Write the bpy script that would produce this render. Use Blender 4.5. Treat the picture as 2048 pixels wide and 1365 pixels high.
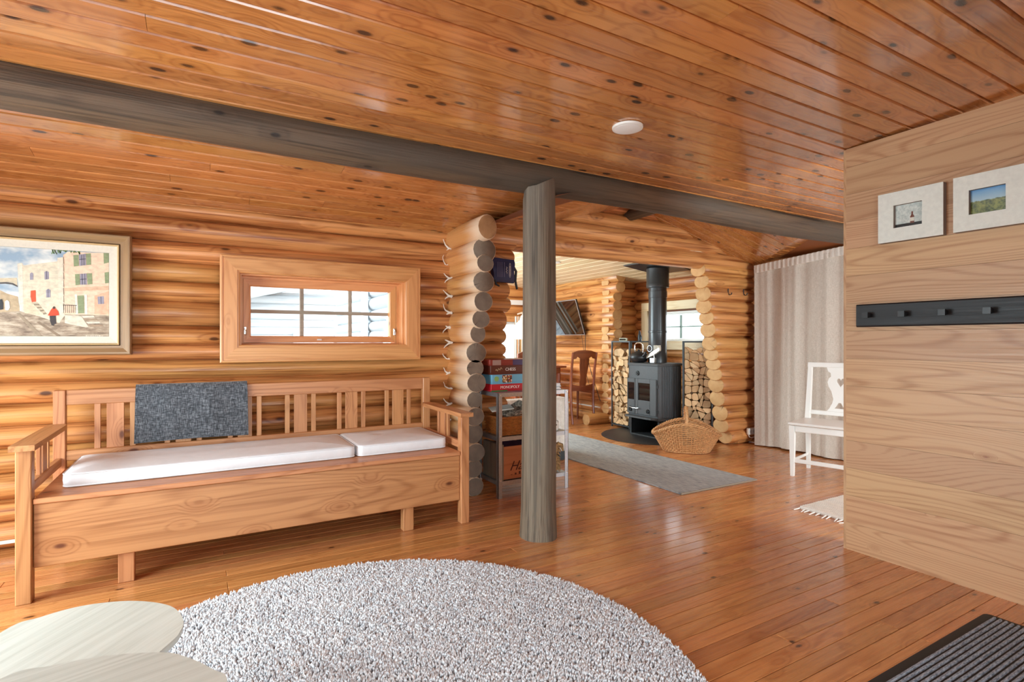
import bpy, math, random
import numpy as np
from mathutils import Vector, Matrix

R = random.Random(7)
S = 1.1                      # every length below is in units of the camera height (1.1 m)
sc = bpy.context.scene
COL = sc.collection
for _o in list(bpy.data.objects):
    bpy.data.objects.remove(_o)

# ------------------------------------------------------------------ camera
cam_d = bpy.data.cameras.new('camera')
cam_d.sensor_width = 36.0
cam_d.lens = 36.0 * 1082 / 2048
cam_d.clip_start = 0.02
cam = bpy.data.objects.new('camera', cam_d)
COL.objects.link(cam)
cam.location = (0, 0, S)
cam.rotation_euler = (math.radians(90), 0, math.radians(-30))
sc.camera = cam

# ------------------------------------------------------------------ world, lights, exposure
w = bpy.data.worlds.new('daylight'); sc.world = w
w.use_nodes = True
bg = w.node_tree.nodes['Background']
bg.inputs[0].default_value = (0.86, 0.94, 1.0, 1)
bg.inputs[1].default_value = 5.2

def area(name, loc, size, direction, watts, color=(1, 0.97, 0.92)):
    d = bpy.data.lights.new(name, 'AREA')
    d.shape = 'RECTANGLE'; d.size = size[0] * S; d.size_y = size[1] * S
    d.energy = watts; d.color = color
    o = bpy.data.objects.new(name, d); COL.objects.link(o)
    o.location = Vector(loc) * S
    o.rotation_euler = Vector(direction).to_track_quat('-Z', 'Y').to_euler()
    return o
# daylight by the unseen left window; the other three lamps are added fill
SKYC = (0.75, 0.92, 0.98)
area('daylight_left_window', (-1.83, 2.0, .8), (1.5, 1.1), (1, 0.05, -0.7), 110, SKYC)
area('rear_fill_light', (0.0, -1.22, .85), (1.8, 1.2), (-.05, 1, -0.95), 62, SKYC)  # added fill lamp behind the camera, brightens the rug
area('hall_fill_light', (3.75, -1.22, .9), (1.4, 1.2), (0, 1, -0.5), 150, SKYC)  # added fill lamp for the chair and floor beyond the partition
area('dining_fill_light', (1.72, 5.6, 1.1), (1.7, 0.9), (1, -0.35, -0.2), 135, SKYC)  # added fill lamp by the solid dining wall, no window behind it

vs = sc.view_settings
vs.view_transform = 'Standard'; vs.look = 'None'
vs.exposure = 0.12; vs.gamma = 1.0
vs.use_curve_mapping = False
sc.cycles.sample_clamp_indirect = 6.0

# ------------------------------------------------------------------ photograph geometry helpers
F = 1082.0
def dirn(u):
    a = (u - 1024) / F
    return 0.5 + 0.8660254 * a, 0.8660254 - 0.5 * a
def at_y(u, v, y):
    dx, dy = dirn(u); t = y / dy
    return dx * t, 1 + (682.5 - v) / F * t
def at_x(u, v, x):
    dx, dy = dirn(u); t = x / dx
    return dy * t, 1 + (682.5 - v) / F * t
def at_z(u, v, z):
    dx, dy = dirn(u); t = (1 - z) * F / (v - 682.5)
    return dx * t, dy * t

# ------------------------------------------------------------------ mesh helpers
class G:
    def __init__(s):
        s.v = []; s.f = []; s.m = []
    def add(s, v, f, m=0):
        n = len(s.v); s.v += [tuple(p) for p in v]
        for q in f:
            s.f.append(tuple(i + n for i in q)); s.m.append(m)
        return s
    def box(s, x0, x1, y0, y1, z0, z1, b=0.0, m=0):
        if b <= 0:
            v = [(x, y, z) for x in (x0, x1) for y in (y0, y1) for z in (z0, z1)]
            return s.add(v, [(0, 1, 3, 2), (4, 6, 7, 5), (0, 4, 5, 1), (2, 3, 7, 6), (0, 2, 6, 4), (1, 5, 7, 3)], m)
        lo = (x0, y0, z0); hi = (x1, y1, z1); v = []; idx = {}
        b = min(b, (x1 - x0) * .45, (y1 - y0) * .45, (z1 - z0) * .45)
        for i in (0, 1):
            for j in (0, 1):
                for k in (0, 1):
                    c = [(lo, hi)[e][n] for n, e in enumerate((i, j, k))]
                    sg = [1 if e == 0 else -1 for e in (i, j, k)]
                    for a in range(3):
                        p = [c[n] + (0 if n == a else sg[n] * b) for n in range(3)]
                        idx[(i, j, k, a)] = len(v); v.append(p)
        f = []
        for a in range(3):
            o1, o2 = (a + 1) % 3, (a + 2) % 3
            for e in (0, 1):
                q = []
                for (p, r) in ((0, 0), (1, 0), (1, 1), (0, 1)):
                    t = [0, 0, 0]; t[a] = e; t[o1] = p; t[o2] = r
                    q.append(idx[(*t, a)])
                f.append(q if e else q[::-1])
            for p in (0, 1):
                for r in (0, 1):
                    t0 = [0, 0, 0]; t0[o1] = p; t0[o2] = r; t1 = list(t0); t1[a] = 1
                    q = [idx[(*t0, o1)], idx[(*t1, o1)], idx[(*t1, o2)], idx[(*t0, o2)]]
                    f.append(q if (p == r) else q[::-1])
        for i in (0, 1):
            for j in (0, 1):
                for k in (0, 1):
                    q = [idx[(i, j, k, a)] for a in range(3)]
                    f.append(q if (i + j + k) % 2 else q[::-1])
        return s.add(v, f, m)
    def loft(s, rings, m=0, cap0=True, cap1=True, mc=None, closed=True):
        n = len(rings[0]); v = [p for r in rings for p in r]; f = []
        for k in range(len(rings) - 1):
            for i in range(n if closed else n - 1):
                j = (i + 1) % n
                f.append((k * n + i, k * n + j, (k + 1) * n + j, (k + 1) * n + i))
        b = len(s.v); s.add(v, f, m); mc = m if mc is None else mc
        if cap0: s.f.append(tuple(b + i for i in range(n))[::-1]); s.m.append(mc)
        if cap1: s.f.append(tuple(b + (len(rings) - 1) * n + i for i in range(n))); s.m.append(mc)
        return s
    def cyl(s, p0, p1, r0, r1=None, n=12, m=0, mc=None, caps=True):
        r1 = r0 if r1 is None else r1
        return s.tube([p0, p1], [r0, r1], n, m, caps, mc)
    def tube(s, pts, r, n=8, m=0, caps=True, mc=None, closed=False):
        pts = [Vector(p) for p in pts]; N = len(pts)
        rr = r if isinstance(r, (list, tuple)) else [r] * N
        rings = []; up = None
        for i, p in enumerate(pts):
            if closed: d = pts[(i + 1) % N] - pts[i - 1]
            else: d = pts[min(i + 1, N - 1)] - pts[max(i - 1, 0)]
            d = d.normalized() if d.length > 1e-9 else Vector((0, 0, 1))
            if up is None:
                up = Vector((0, 0, 1)) if abs(d.z) < .9 else Vector((1, 0, 0))
            sx = d.cross(up)
            if sx.length < 1e-6: sx = d.orthogonal()
            sx.normalize(); up = sx.cross(d).normalized()
            rings.append([p + (sx * math.cos(t) - up * math.sin(t)) * rr[i] for t in [-2 * math.pi * k / n for k in range(n)]])
        if closed:
            rings.append(rings[0]); caps = False
        return s.loft(rings, m, caps, caps, mc)
    def lathe(s, prof, c=(0, 0, 0), n=20, m=0, sy=1.0):
        rings = [[(c[0] + r * math.cos(2 * math.pi * k / n), c[1] + sy * r * math.sin(2 * math.pi * k / n), c[2] + z) for k in range(n)] for r, z in prof]
        return s.loft(rings, m)
    def prism(s, poly, a0, a1, axis='y', m=0):
        def P(p, a):
            if axis == 'y': return (p[0], a, p[1])
            if axis == 'x': return (a, p[0], p[1])
            return (p[0], p[1], a)
        n = len(poly)
        v = [P(p, a0) for p in poly] + [P(p, a1) for p in poly]
        f = [tuple(range(n)), tuple(range(2 * n - 1, n - 1, -1))] + [(i + n, (i + 1) % n + n, (i + 1) % n, i) for i in range(n)]
        ar = sum(poly[i][0] * poly[(i + 1) % n][1] - poly[(i + 1) % n][0] * poly[i][1] for i in range(n))
        flip = (ar > 0) != (axis == 'y')
        if flip: f = [q[::-1] for q in f]
        return s.add(v, f, m)
    def xf(s, M):
        s.v = [tuple(M @ Vector(p)) for p in s.v]; return s

def mesh(name, g, mats, ang=40):
    me = bpy.data.meshes.new(name)
    me.from_pydata([(a * S, b * S, c * S) for a, b, c in g.v], [], g.f)
    for mt in (mats if isinstance(mats, (list, tuple)) else [mats]): me.materials.append(mt)
    if any(g.m): me.polygons.foreach_set('material_index', g.m)
    if ang:
        me.polygons.foreach_set('use_smooth', [True] * len(me.polygons))
        me.set_sharp_from_angle(angle=math.radians(ang))
    me.update()
    return me
def link(name, me, parent=None, loc=(0, 0, 0), rot=(0, 0, 0), label=None):
    o = bpy.data.objects.new(name, me); COL.objects.link(o)
    o.location = Vector(loc) * S; o.rotation_euler = rot
    if parent is not None: o.parent = parent
    if label: o['label'] = label
    return o
def obj(name, g, mats, parent=None, loc=(0, 0, 0), rot=(0, 0, 0), ang=40, label=None):
    return link(name, mesh(name, g, mats, ang), parent, loc, rot, label)
def tag(o, label, cat, group=None):
    o['label'] = label; o['category'] = cat
    if group: o['group'] = group
    return o
def thing(name, label, cat, loc=(0, 0, 0), rotz=0.0, group=None):
    o = bpy.data.objects.new(name, None); COL.objects.link(o)
    o.empty_display_size = .05
    o.location = Vector(loc) * S; o.rotation_euler = (0, 0, rotz)
    return tag(o, label, cat, group)
def struct(o):
    o['kind'] = 'structure'; return o
def stuff(o):
    o['kind'] = 'stuff'; return o
def rrect(x0, x1, y0, y1, r, z, k=4):
    out = []
    for cx, cy, a0 in ((x1 - r, y1 - r, 0), (x0 + r, y1 - r, 90), (x0 + r, y0 + r, 180), (x1 - r, y0 + r, 270)):
        for i in range(k + 1):
            a = math.radians(a0 + 90 * i / k)
            out.append((cx + r * math.cos(a), cy + r * math.sin(a), z))
    return out
def text_g(s, size, shear=0.0, ext=.0006):
    cu = bpy.data.curves.new('lettering', 'FONT'); cu.body = s; cu.size = size; cu.shear = shear
    cu.extrude = ext; cu.align_x = 'CENTER'; cu.align_y = 'CENTER'; cu.resolution_u = 3
    o = bpy.data.objects.new('lettering_tmp', cu); COL.objects.link(o)
    dg = bpy.context.evaluated_depsgraph_get()
    me = o.evaluated_get(dg).to_mesh()
    g = G(); g.v = [tuple(v.co) for v in me.vertices]; g.f = [tuple(p.vertices) for p in me.polygons]; g.m = [0] * len(g.f)
    o.evaluated_get(dg).to_mesh_clear()
    bpy.data.objects.remove(o); bpy.data.curves.remove(cu)
    return g

# ------------------------------------------------------------------ materials
def lin(c):
    if isinstance(c, str): c = tuple(int(c[i:i + 2], 16) / 255 for i in (1, 3, 5))
    return tuple(((x + .055) / 1.055) ** 2.4 if x > .04045 else x / 12.92 for x in c) + (1,)
class N:
    def __init__(s, name):
        s.mat = bpy.data.materials.new(name); s.mat.use_nodes = True
        s.t = s.mat.node_tree; s.n = s.t.nodes; s.b = s.n['Principled BSDF']; s.out = s.n['Material Output']
    def new(s, typ, **kw):
        n = s.n.new('ShaderNode' + typ)
        for k, v in kw.items(): setattr(n, k, v)
        return n
    def l(s, a, b): s.t.links.new(a, b)
    def put(s, sock, val):
        if hasattr(val, 'is_output') or isinstance(val, bpy.types.NodeSocket): s.l(val, sock)
        else: sock.default_value = val
    def math(s, op, a, b=0.0, c=None):
        n = s.new('Math', operation=op); s.put(n.inputs[0], a); s.put(n.inputs[1], b)
        if c is not None: s.put(n.inputs[2], c)
        return n.outputs[0]
    def vmul(s, a, v):
        n = s.new('VectorMath', operation='MULTIPLY'); s.l(a, n.inputs[0]); s.put(n.inputs[1], v); return n.outputs[0]
    def vadd(s, a, b):
        n = s.new('VectorMath', operation='ADD'); s.l(a, n.inputs[0]); s.put(n.inputs[1], b); return n.outputs[0]
    def noise(s, vec, scale, detail=2.0, rough=.5, dist=0.0):
        n = s.new('TexNoise'); s.l(vec, n.inputs['Vector']); n.inputs['Scale'].default_value = scale
        n.inputs['Detail'].default_value = detail; n.inputs['Roughness'].default_value = rough; n.inputs['Distortion'].default_value = dist
        return n.outputs['Fac']
    def ramp(s, fac, stops, interp='LINEAR'):
        n = s.new('ValToRGB'); cr = n.color_ramp; cr.interpolation = interp
        while len(cr.elements) < len(stops): cr.elements.new(.5)
        for e, (p, c) in zip(cr.elements, stops):
            e.position = p; e.color = c if len(c) == 4 else (*c, 1)
        s.l(fac, n.inputs[0]); return n.outputs[0]
    def rng(s, v, a, b, c=0.0, d=1.0, smooth=False):
        n = s.new('MapRange'); n.interpolation_type = 'SMOOTHSTEP' if smooth else 'LINEAR'
        s.put(n.inputs[0], v)
        for i, x in enumerate((a, b, c, d)): s.put(n.inputs[1 + i], x)
        return n.outputs[0]
    def mix(s, fac, a, b, mode='MIX'):
        n = s.new('Mix', data_type='RGBA', blend_type=mode)
        s.put(n.inputs[0], fac); s.put(n.inputs[6], a); s.put(n.inputs[7], b); return n.outputs[2]
    def coords(s):
        tc = s.new('TexCoord').outputs['Object']; oi = s.new('ObjectInfo').outputs['Random']
        cb = s.new('CombineXYZ')
        for i, k in enumerate((31.7, 57.3, 83.1)): s.l(s.math('MULTIPLY', oi, k), cb.inputs[i])
        return tc, s.vadd(tc, cb.outputs[0]), oi
    def bump(s, h, strength=.2, dist=.002):
        n = s.new('Bump'); n.inputs['Strength'].default_value = strength; n.inputs['Distance'].default_value = dist
        s.l(h, n.inputs['Height']); s.l(n.outputs[0], s.b.inputs['Normal'])

_cache = {}
def plain(name, col, rough=.5, metal=0.0, spec=.5, noise=0.0, nscale=30, bump=0.0, coat=0.0, emit=None):
    if name in _cache: return _cache[name]
    k = N(name); b = k.b
    b.inputs['Base Color'].default_value = lin(col); b.inputs['Roughness'].default_value = rough
    b.inputs['Metallic'].default_value = metal; b.inputs['Specular IOR Level'].default_value = spec
    b.inputs['Coat Weight'].default_value = coat
    if noise or bump:
        tc, p, oi = k.coords(); nz = k.noise(p, nscale, 4, .6)
        if noise:
            f = k.rng(nz, .3, .7, 1 - noise, 1 + noise)
            hs = k.new('HueSaturation'); k.l(f, hs.inputs['Value']); hs.inputs['Color'].default_value = lin(col)
            k.l(hs.outputs[0], b.inputs['Base Color'])
        if bump: k.bump(nz, bump, .003)
    if emit:
        b.inputs['Emission Color'].default_value = lin(col); b.inputs['Emission Strength'].default_value = emit
    _cache[name] = k.mat; return k.mat

AX = {'x': 0, 'y': 1, 'z': 2}
def wood(name, axis='x', light='#d9a066', dark='#b06a34', knot='#4a2412', rough=.4, ring=26.0, ringmix=.55, fine=.35,
         knots=.11, kden=8.0, var=.22, bump=.12, coat=0.0, figure=1.0, grey=None, hue=.0, spec=.5, crack=0.0, mid=.45, thin=2.2, pale_end=None, bigm=1.0):
    key = (name, axis)
    if key in _cache: return _cache[key]
    k = N(name + '_' + axis); tc, p, oi = k.coords()
    def st(along, across):
        v = [across] * 3; v[AX[axis]] = along; return k.vmul(p, tuple(v))
    # knots: stretched voronoi cells cut by the surface
    vor = k.new('TexVoronoi'); vor.inputs['Scale'].default_value = 1.0
    k.l(st(kden * .48, kden), vor.inputs['Vector']); kd = vor.outputs['Distance']
    kn = k.rng(kd, knots * .45, knots, 1, 0, True)
    halo = k.rng(kd, knots * .6, knots * 3.2, 1, 0, True)
    a = k.noise(st(.55 * figure, 5.0 * figure), 1.0, 2, .45)
    a = k.math('ADD', a, k.math('MULTIPLY', halo, .12 if knots > 0 else 0))
    rg = k.math('MULTIPLY_ADD', k.math('SINE', k.math('MULTIPLY', a, ring * 6.28)), .5, .5)
    rg = k.math('POWER', rg, thin)
    fn = k.noise(st(2.2, 150), 1.0, 3, .6)
    md = k.noise(st(.9, 38), 1.0, 3, .6)
    big = k.noise(st(.5, 2.2), 1.0, 2, .5)
    f = k.math('ADD', k.math('MULTIPLY', rg, ringmix), k.math('MULTIPLY', k.rng(fn, .3, .7, -.5, .5), fine))
    f = k.math('ADD', f, k.rng(big, .3, .7, -.12 * bigm, .22 * bigm))
    f = k.math('ADD', f, k.rng(md, .3, .7, -mid * .5, mid * .5))
    col = k.mix(k.math('MAXIMUM', k.math('MINIMUM', f, 1.0), 0.0), lin(light), lin(dark))
    if grey:
        col = k.mix(k.rng(k.noise(st(.8, 5), 1.0, 3, .6), .42, .62, 0, .85), col, lin(grey))
    if crack:
        cr = k.noise(st(.7, 26), 1.0, 2, .5)
        col = k.mix(k.math('MULTIPLY', k.rng(cr, .63, .7, 0, 1), crack), col, lin('#15100c'))
    hs = k.new('HueSaturation'); k.l(col, hs.inputs['Color'])
    k.l(k.rng(oi, 0, 1, 1 - var, 1 + var), hs.inputs['Value'])
    r2 = k.math('FRACT', k.math('MULTIPLY', oi, 17.31))
    k.l(k.rng(r2, 0, 1, .5 - .004 - hue, .5 + .007), hs.inputs['Hue'])
    col = hs.outputs[0]
    if knots > 0:
        col = k.mix(k.math('MULTIPLY', halo, .35), col, lin(dark)); col = k.mix(k.math('MULTIPLY', kn, .9), col, lin(knot))
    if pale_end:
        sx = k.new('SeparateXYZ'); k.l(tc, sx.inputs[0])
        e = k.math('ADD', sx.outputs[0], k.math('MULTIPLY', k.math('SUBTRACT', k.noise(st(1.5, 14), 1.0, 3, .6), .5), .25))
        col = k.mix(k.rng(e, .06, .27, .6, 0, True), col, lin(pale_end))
    k.l(col, k.b.inputs['Base Color'])
    k.l(k.rng(fn, .3, .7, rough - .05, rough + .08), k.b.inputs['Roughness'])
    k.b.inputs['Coat Weight'].default_value = coat; k.b.inputs['Coat Roughness'].default_value = .13
    k.b.inputs['Specular IOR Level'].default_value = spec
    if bump: k.bump(k.math('ADD', fn, k.math('MULTIPLY', big, 1.5)), bump, .004)
    _cache[key] = k.mat; return k.mat

def endgrain(name, light, dark, axis='x', cracks=True, rough=.75, var=.06):
    k = N(name); tc, p, oi = k.coords()
    sep = k.new('SeparateXYZ'); k.l(tc, sep.inputs[0])
    o = [i for i in range(3) if i != AX[axis]]
    a, b = sep.outputs[o[0]], sep.outputs[o[1]]
    rad = k.math('SQRT', k.math('ADD', k.math('MULTIPLY', a, a), k.math('MULTIPLY', b, b)))
    nz = k.noise(p, 14, 3, .6)
    rg = k.math('MULTIPLY_ADD', k.math('SINE', k.math('ADD', k.math('MULTIPLY', rad, 900), k.math('MULTIPLY', nz, 12))), .5, .5)
    f = k.math('ADD', k.math('MULTIPLY', rg, .3), k.rng(nz, .3, .7, 0, .5))
    col = k.mix(f, lin(light), lin(dark))
    if cracks:
        ang = k.math('ARCTAN2', a, b)
        cb = k.new('CombineXYZ'); k.l(k.math('MULTIPLY', ang, 2.2), cb.inputs[0]); k.l(k.math('MULTIPLY', oi, 40), cb.inputs[1])
        c = k.noise(cb.outputs[0], 2.0, 2, .5)
        col = k.mix(k.math('MULTIPLY', k.rng(c, .66, .7, 0, 1), k.rng(rad, .01, .07, 0, .75)), col, lin('#20140c'))
    hs = k.new('HueSaturation'); k.l(col, hs.inputs['Color']); k.l(k.rng(oi, 0, 1, 1 - var, 1 + var), hs.inputs['Value'])
    k.l(hs.outputs[0], k.b.inputs['Base Color']); k.b.inputs['Roughness'].default_value = rough
    k.bump(rg, .15, .002)
    return k.mat

def m_log(ax='x'): return wood('log_pine', ax, '#d8965a', '#8c4a20', '#421c0c', .34, 10, .42, .6, .1, 5.6, .13, .5, figure=.8, mid=1.15, coat=.12, bigm=1.8)
def m_stub(ax='x'): return wood('log_pine_lit_end', ax, '#cf9458', '#955022', '#4c2210', .42, 10, .38, .35, .085, 5.0, .12, .3, figure=.8, mid=.75, pale_end='#ead9c2')  # light on the log ends is painted in as a paler tone
def m_ceil(ax='x'): return wood('ceiling_pine', ax, '#ca864b', '#935223', '#220c06', .22, 16, .4, .35, .2, 11.5, .12, .05, coat=.9, mid=.5)
def m_floor(ax='x'): return wood('floor_pine', ax, '#cc8a54', '#a05a2a', '#40200e', .27, 14, .4, .35, .12, 10.0, .16, .04, coat=.45, mid=.55)
def m_pale(ax='y'): return wood('pale_pine', ax, '#f0d9b2', '#d9b480', '#9a6a3c', .45, 12, .4, .3, .06, 7.0, .06, .06)
def m_part(ax='y'): return wood('panel_pine', ax, '#c69c74', '#98623a', '#8a4a35', .42, 52, .42, .3, .03, 4.0, .1, .04, figure=.5, mid=.3, thin=3.2)
def m_bench(ax='x'): return wood('bench_pine', ax, '#c88a5c', '#985a32', '#5c2814', .4, 24, .42, .4, .1, 6.0, .07, .05, figure=.7, mid=.5, thin=3.0)
def m_trim(ax='x'): return wood('trim_pine', ax, '#dd9d64', '#b8713a', '#4a2010', .4, 16, .35, .3, .06, 6.0, .05, .04, mid=.4)
def m_dark(ax='x'): return wood('weathered_log', ax, '#796a58', '#403429', '#1e1610', .6, 8, .3, .9, .09, 7.5, .05, .9, grey='#766c60', crack=.45, mid=1.1)
def m_beam(ax='x'): return wood('weathered_beam', ax, '#6c5744', '#33271d', '#1a120c', .55, 8, .3, .9, .09, 6.5, .05, .9, grey='#544a40', crack=.8, mid=1.1)
def m_red(ax='z'): return wood('red_stained_wood', ax, '#8a4526', '#6a2f18', '#3a150a', .35, 9, .5, .4, 0.0, 6.0, .06, .04, coat=.2)
def m_fire(ax='x'): return wood('split_firewood', ax, '#dcb98c', '#b98a58', '#6a4426', .7, 9, .5, .5, .05, 6.0, .22, .3, grey='#9c7f60')
END_DARK = endgrain('weathered_log_end', '#8a7766', '#5a4a3d')
END_WARM = endgrain('brown_log_end', '#b98a5e', '#8e5d36')
END_PALE = endgrain('pale_log_end', '#dcb07a', '#c08a52')
END_FIRE = endgrain('firewood_end', '#e6c79c', '#b98a5a', cracks=False, var=.28)
WHITE = plain('white_paint', '#f1efe9', .35, coat=.1)
BLACK = plain('black_iron', '#2a2c2d', .5, noise=.15, nscale=60, bump=.08)
STOVE = plain('stove_iron', '#4a4c4e', .55, noise=.12, nscale=120, bump=.1)
PIPE = plain('stove_pipe_paint', '#35383a', .32)
STEEL = plain('galvanised_steel', '#a7abb0', .36, .85, noise=.12, nscale=90)
CHROME = plain('polished_metal', '#d6d6d4', .2, 1.0)
CAULK = plain('white_caulk', '#efe6d8', .8)
SUBF = plain('dark_gap', '#2b180d', .9)
GAP = plain('groove_wood', '#8a4e24', .6)

def glass_mat():
    k = N('window_glass'); k.n.remove(k.b)
    t = k.new('BsdfTransparent'); g = k.new('BsdfGlossy'); g.inputs['Roughness'].default_value = .02
    fr = k.new('Fresnel'); fr.inputs[0].default_value = 1.35
    mx = k.new('MixShader'); k.l(fr.outputs[0], mx.inputs[0]); k.l(t.outputs[0], mx.inputs[1]); k.l(g.outputs[0], mx.inputs[2])
    k.l(mx.outputs[0], k.out.inputs[0]); return k.mat
GLASS = glass_mat()

# ------------------------------------------------------------------ ceiling planes
WALL_Y = 3.43
def z_far(y): return 1.735 + .157 * (WALL_Y - y)
def z_near(y): return 1.887 + .045 * (2.29 - y)
RX, RZ = 3.154, 2.136
def z_left(x): return 1.757 + .268 * (x - 1.74)
def z_right(x): return 1.757 + .25 * (4.67 - x)
def x_left(y): return 1.74 + (z_far(y) - 1.757) / .268
def x_right(y): return 4.67 - (z_far(y) - 1.757) / .25
def z_din(x): return 1.72 + .12 * (4.75 - x)
XL, XR, YB = -1.9, 4.72, -1.3

# ------------------------------------------------------------------ floor
fl = struct(obj('floor', G().box(XL - .1, 5.0, YB - .1, 7.1, -.12, -.02), SUBF))
g = G()
for i in range(14): g.box(XL, XR, -1.29 + i * .066, -1.29 + i * .066 + .0645, -.03, -.0002)
for i in range(27): g.box(1.62, XR, 5.255 + i * .066, 5.255 + i * .066 + .0645, -.03, -.0002)
stuff(obj('floor_boards_beyond_view', g, m_floor(), fl))
BW = .066
_bm = {}
def floor_board(L):
    k = round(L, 2)
    if k not in _bm:
        _bm[k] = mesh('floor_board', G().box(0, L - .0012, 0, BW - .0016, -.03, 0, .0016), m_floor(), 0)
    return _bm[k]
y = -.366
while y < 5.2:
    x = XL if y < 3.5 else 1.62
    x -= R.choice((0, .4, .8, 1.2)) if y < 3.5 else 0
    first = True
    while x < XR - .02:
        L = R.choice((1.6, 2.0, 2.4, 2.8, 3.2))
        x0 = max(x, XL); x1 = min(x + L, XR)
        if x1 - x0 > .1:
            link('floor_board', floor_board(x1 - x0), fl, (x0, y, 0))
        x += L
    y += BW

# ------------------------------------------------------------------ ceilings
ce = struct(obj('ceiling', G().add([(XL, YB, z_near(YB) + .045), (XR, YB, z_near(YB) + .045), (XR, 2.4, z_near(2.4) + .045), (XL, 2.4, z_near(2.4) + .045)], [(0, 1, 2, 3)])
      .add([(XL, 2.3, z_far(2.3) + .035), (x_left(2.3), 2.3, z_far(2.3) + .035), (x_left(3.6), 3.6, z_far(3.6) + .035), (XL, 3.6, z_far(3.6) + .035)], [(0, 1, 2, 3)])
      .add([(x_right(2.3), 2.3, z_far(2.3) + .035), (XR + .1, 2.3, z_far(2.3) + .035), (XR + .1, 3.6, z_far(3.6) + .035), (x_right(3.6), 3.6, z_far(3.6) + .035)], [(0, 1, 2, 3)])
      .add([(1.6, 2.3, z_left(1.6) + .035), (RX, 2.3, RZ + .035), (RX, 3.6, RZ + .035), (1.6, 3.6, z_left(1.6) + .035)], [(0, 1, 2, 3)])
      .add([(4.8, 2.3, z_right(4.8) + .035), (RX, 2.3, RZ + .035), (RX, 3.6, RZ + .035), (4.8, 3.6, z_right(4.8) + .035)], [(0, 1, 2, 3)])
      .box(1.9, 4.5, 2.37, 2.41, 1.86, 2.2), GAP, ang=0))
CB = .0905
def slope_board(xa0, xa1, xb0, xb1, y0, y1, zf, parent, mat, name='ceiling_board', axis='x', th=.02):
    """a board whose lower face lies on zf(x, y); near edge runs xa0..xa1 at y0, far edge xb0..xb1 at y1; chamfered long edges"""
    c = .007
    ox, oy = (xa0 + xa1) / 2, (y0 + y1) / 2; oz = zf(ox, oy)
    def P(x, y, dz): return (x - ox, y - oy, zf(x, y) + dz - oz)
    rows = [(y0 + .0008, .012), (y0 + c, 0), (y1 - c, 0), (y1 - .0008, .012), (y1 - .0008, th), (y0 + .0008, th)]
    def xs(y):
        t = (y - y0) / (y1 - y0); return xa0 + (xb0 - xa0) * t, xa1 + (xb1 - xa1) * t
    r0 = [P(xs(yy)[0], yy, dz) for yy, dz in rows]; r1 = [P(xs(yy)[1], yy, dz) for yy, dz in rows]
    return obj(name, G().loft([r0, r1]), mat, parent, (ox, oy, oz), ang=0)
y = 2.36
while y > -1.25:
    y0 = y - CB
    cuts = [XL, XR]
    if R.random() < .6: cuts.insert(1, R.uniform(-.8, 3.6))
    for a, b in zip(cuts, cuts[1:]):
        slope_board(a + .0006, b - .0006, a + .0006, b - .0006, y0, y, lambda x, yy: z_near(yy), ce, m_ceil())
    y = y0
y = 2.33
while y < 3.5:
    y1 = y + CB
    l0, l1 = x_left(y), x_left(y1); r0, r1 = x_right(y), x_right(y1)
    zf = lambda x, yy: z_far(yy)
    cut = R.uniform(-.8, 1.2) if R.random() < .6 else None
    if cut is None: slope_board(XL, l0, XL, l1, y, y1, zf, ce, m_ceil())
    else:
        slope_board(XL, cut - .0006, XL, cut - .0006, y, y1, zf, ce, m_ceil()); slope_board(cut + .0006, l0, cut + .0006, l1, y, y1, zf, ce, m_ceil())
    slope_board(min(r0, 4.7), 4.76, min(r1, 4.755), 4.76, y, y1, zf, ce, m_ceil())
    slope_board(l0, RX, l1, RX, y, y1, lambda x, yy: z_left(x), ce, m_ceil())
    slope_board(RX, r0, RX, r1, y, y1, lambda x, yy: z_right(x), ce, m_ceil())
    y = y1
# dining room ceiling: pale boards running away from the camera
cd = struct(obj('ceiling_dining', G().add([(1.5, 3.45, z_din(1.5) + .05), (4.9, 3.45, z_din(4.9) + .05), (4.9, 7.1, z_din(4.9) + .05), (1.5, 7.1, z_din(1.5) + .05)], [(0, 1, 2, 3)]), GAP, ang=0))
x = 1.55
while x < 4.78:
    x1 = x + .125; c = .006
    ox, oz = (x + x1) / 2, z_din((x + x1) / 2)
    prof = [(x + .0008, .012), (x + c, 0), (x1 - c, 0), (x1 - .0008, .012), (x1 - .0008, .02), (x + .0008, .02)]
    rr = [[(px - ox, yy, z_din(px) + dz - oz) for px, dz in prof] for yy in (3.46, 7.05)]
    obj('ceiling_board', G().loft(rr), m_pale('y'), cd, (ox, 0, oz), ang=0)
    x = x1

# ------------------------------------------------------------------ logs
def log_g(L, ry, rz, seed, taper=.0, end0=True, end1=True, n=16, wob=.006, bev=.006, seg=None):
    q = random.Random(seed); g = G()
    seg = seg or max(3, int(L / .28))
    ph = [q.uniform(0, 6.28) for _ in range(6)]
    xs = [0, bev] + [L * i / seg for i in range(1, seg)] + [L - bev, L]
    rings = []
    for i, x in enumerate(xs):
        e = .93 if i in (0, len(xs) - 1) else 1.0
        k = (1 + taper * (x / max(L, .01) - .5)) * (1 + .02 * math.sin(3.1 * x + ph[0])) * e
        cy = wob * math.sin(1.7 * x + ph[1]); cz = wob * .7 * math.sin(2.3 * x + ph[2])
        rings.append([(x, cy + ry * k * math.cos(t) * (1 + .015 * math.sin(3 * t + ph[3] + x)), cz + rz * k * math.sin(t) * (1 + .015 * math.sin(2 * t + ph[4])))
                      for t in [2 * math.pi * j / n for j in range(n)]])
    return g.loft(rings, 0, True, True, 1)
_ls = [100]
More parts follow.
